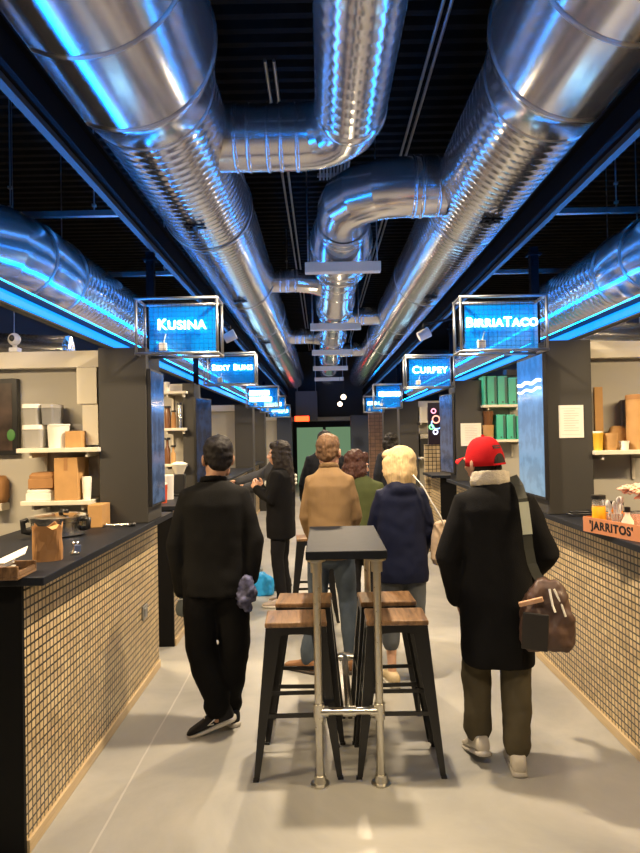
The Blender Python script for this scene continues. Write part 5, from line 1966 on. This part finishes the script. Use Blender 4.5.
# ---------------- grey jacket behind her, reaching left
person('person in dark grey jacket reaching left over the counter behind the black hoodie', -.47, 7.0, 88, 1.60,
       dict(elL=(-.20, .10, 1.20), wrL=(-.16, .36, 1.16), elR=(.19, .24, 1.27), wrR=(.16, .50, 1.20), shR=(.165, .04, 1.385), shL=(-.165, .04, 1.385)),
       (0, 14, 0), 'light',
       dict(m=cloth('dark_grey_jacket', (.045, .047, .055)), secs=[(.80, .185, .13, 0), (1.0, .185, .13, 0), (1.2, .195, .135, .0), (1.32, .20, .13, .01), (1.39, .165, .11, .01), (1.43, .09, .08, .0), (1.455, .07, .065, -.01)], sl=(.092, .082, .066)),
       dict(m=cloth('charcoal_trousers', (.018, .018, .02)), r=(.092, .07, .06)),
       (M['black_plastic'], M['black_plastic']), ('short', hair_mat('black_short_hair', (.014, .011, .01))), .011)

# ---------------- olive jacket
person('person in olive green jacket with wavy brown hair, between tan jacket and blonde person', .315, 5.35, -12, 1.52,
       dict(head=(-.03, .02, 1.55)), (-55, 8, 0), 'light',
       dict(m=cloth('olive_green_jacket', (.062, .075, .030)), secs=[(.74, .19, .14, 0), (.9, .19, .14, 0), (1.05, .185, .135, 0), (1.2, .195, .14, -.005), (1.32, .20, .13, -.01), (1.39, .165, .105, -.012), (1.43, .09, .075, -.01), (1.455, .066, .062, -.01)], sl=(.076, .068, .055)),
       dict(m=cloth('dark_trousers', (.015, .015, .018)), r=(.092, .072, .06)),
       (M['black_plastic'], M['black_plastic']), ('wavy', hair_mat('dark_brown_wavy_hair', (.055, .022, .016))), .011)

# ---------------- tall person in black near the doors
person('tall person in black padded jacket near the end doors, behind the tan jacket', .03, 7.3, 3, 1.70,
       None, (0, 3, 0), 'light',
       dict(m=cloth('black_padded_jacket', (.007, .008, .011), .6), secs=[(.76, .205, .15, 0), (.9, .21, .155, 0), (1.05, .205, .15, 0), (1.2, .215, .155, -.005), (1.32, .22, .15, -.01), (1.40, .18, .12, -.012), (1.45, .11, .09, -.01), (1.48, .085, .08, -.01)], sl=(.092, .084, .064), disp=.02, ds=.08),
       dict(m=K_BLACKT, r=(.092, .072, .06)),
       (M['black_plastic'], M['black_plastic']), ('short', hair_mat('black_far_hair', (.012, .01, .01))), .011)

# ---------------- far dark-haired person
person('distant dark haired person in dark clothes seen above the blonde head', 1.0, 9.4, 20, 1.66,
       None, (0, 3, 0), 'tan',
       dict(m=cloth('dark_slate_jacket', (.02, .022, .028)), secs=[(.78, .19, .14, 0), (.9, .19, .14, 0), (1.05, .185, .135, 0), (1.2, .195, .14, -.005), (1.32, .20, .13, -.01), (1.39, .165, .105, -.012), (1.43, .09, .075, -.01), (1.455, .066, .062, -.01)], sl=(.078, .07, .056)),
       dict(m=K_BLACKT, r=(.092, .072, .06)),
       (M['black_plastic'], M['black_plastic']), ('wavy', hair_mat('dark_far_hair', (.014, .012, .011))), .011)
# ================================================================== LIGHT
WARM = (1.0, 0.78, 0.52)


def spot(x, y, z, power, ang=150, col=WARM, r=.06, blend=.5, aim=None):
    l = bpy.data.lights.new('warm_spot', 'SPOT')
    l.energy = power
    l.color = col
    l.spot_size = math.radians(ang)
    l.spot_blend = blend
    l.shadow_soft_size = r
    o = bpy.data.objects.new('warm_spot', l)
    COL.objects.link(o)
    o.location = (x, y, z)
    d = V3(aim) - V3((x, y, z)) if aim else V3((0, 0, -1))
    o.rotation_euler = d.to_track_quat('-Z', 'Y').to_euler()
    return o


for y, p in ((.5, 170), (3.55, 400), (6.7, 340), (9.6, 300), (12.6, 270), (16, 250)):
    spot(.13, y, 3.14, p)

for y, p in ((4.75, 2.5), (7.9, 2.5), (10.9, 2.5), (13.7, 2.5)):  # unseen fill points without fixtures, added to warm the cream bracket bars
    q = bpy.data.lights.new('bracket_fill_light', 'POINT')
    q.energy = p
    q.color = (1.0, .80, .55)
    q.shadow_soft_size = .04
    o = bpy.data.objects.new('bracket_fill_light', q)
    COL.objects.link(o)
    o.location = (.2, y, 2.75)

# warm tubes in the stalls
def stall_light(x, y, z, power, sx=1.2):
    l = bpy.data.lights.new('stall_light', 'AREA')
    l.shape = 'RECTANGLE'
    l.size = sx
    l.size_y = .12
    l.energy = power
    l.color = (1.0, .74, .42)
    o = bpy.data.objects.new('stall_light', l)
    COL.objects.link(o)
    o.location = (x, y, z)
    return o


for sd, x in ((-1, -2.35), (1, 2.55)):
    for y, p in ((2.6, 100), (5.4, 95), (9.0, 80), (12.8, 60), (16.4, 60)):
        stall_light(x, y, 2.55, p)

w = bpy.data.worlds.new('world')
sc.world = w
w.use_nodes = True
w.node_tree.nodes['Background'].inputs[0].default_value = (.5, .6, .8, 1)
w.node_tree.nodes['Background'].inputs[1].default_value = .02
sc.view_settings.view_transform = 'Standard'
sc.view_settings.look = 'None'
sc.view_settings.gamma = 1
sc.view_settings.exposure = 0.15
sc.view_settings.use_curve_mapping = False
sc.cycles.use_denoising = True
sc.cycles.max_bounces = 8
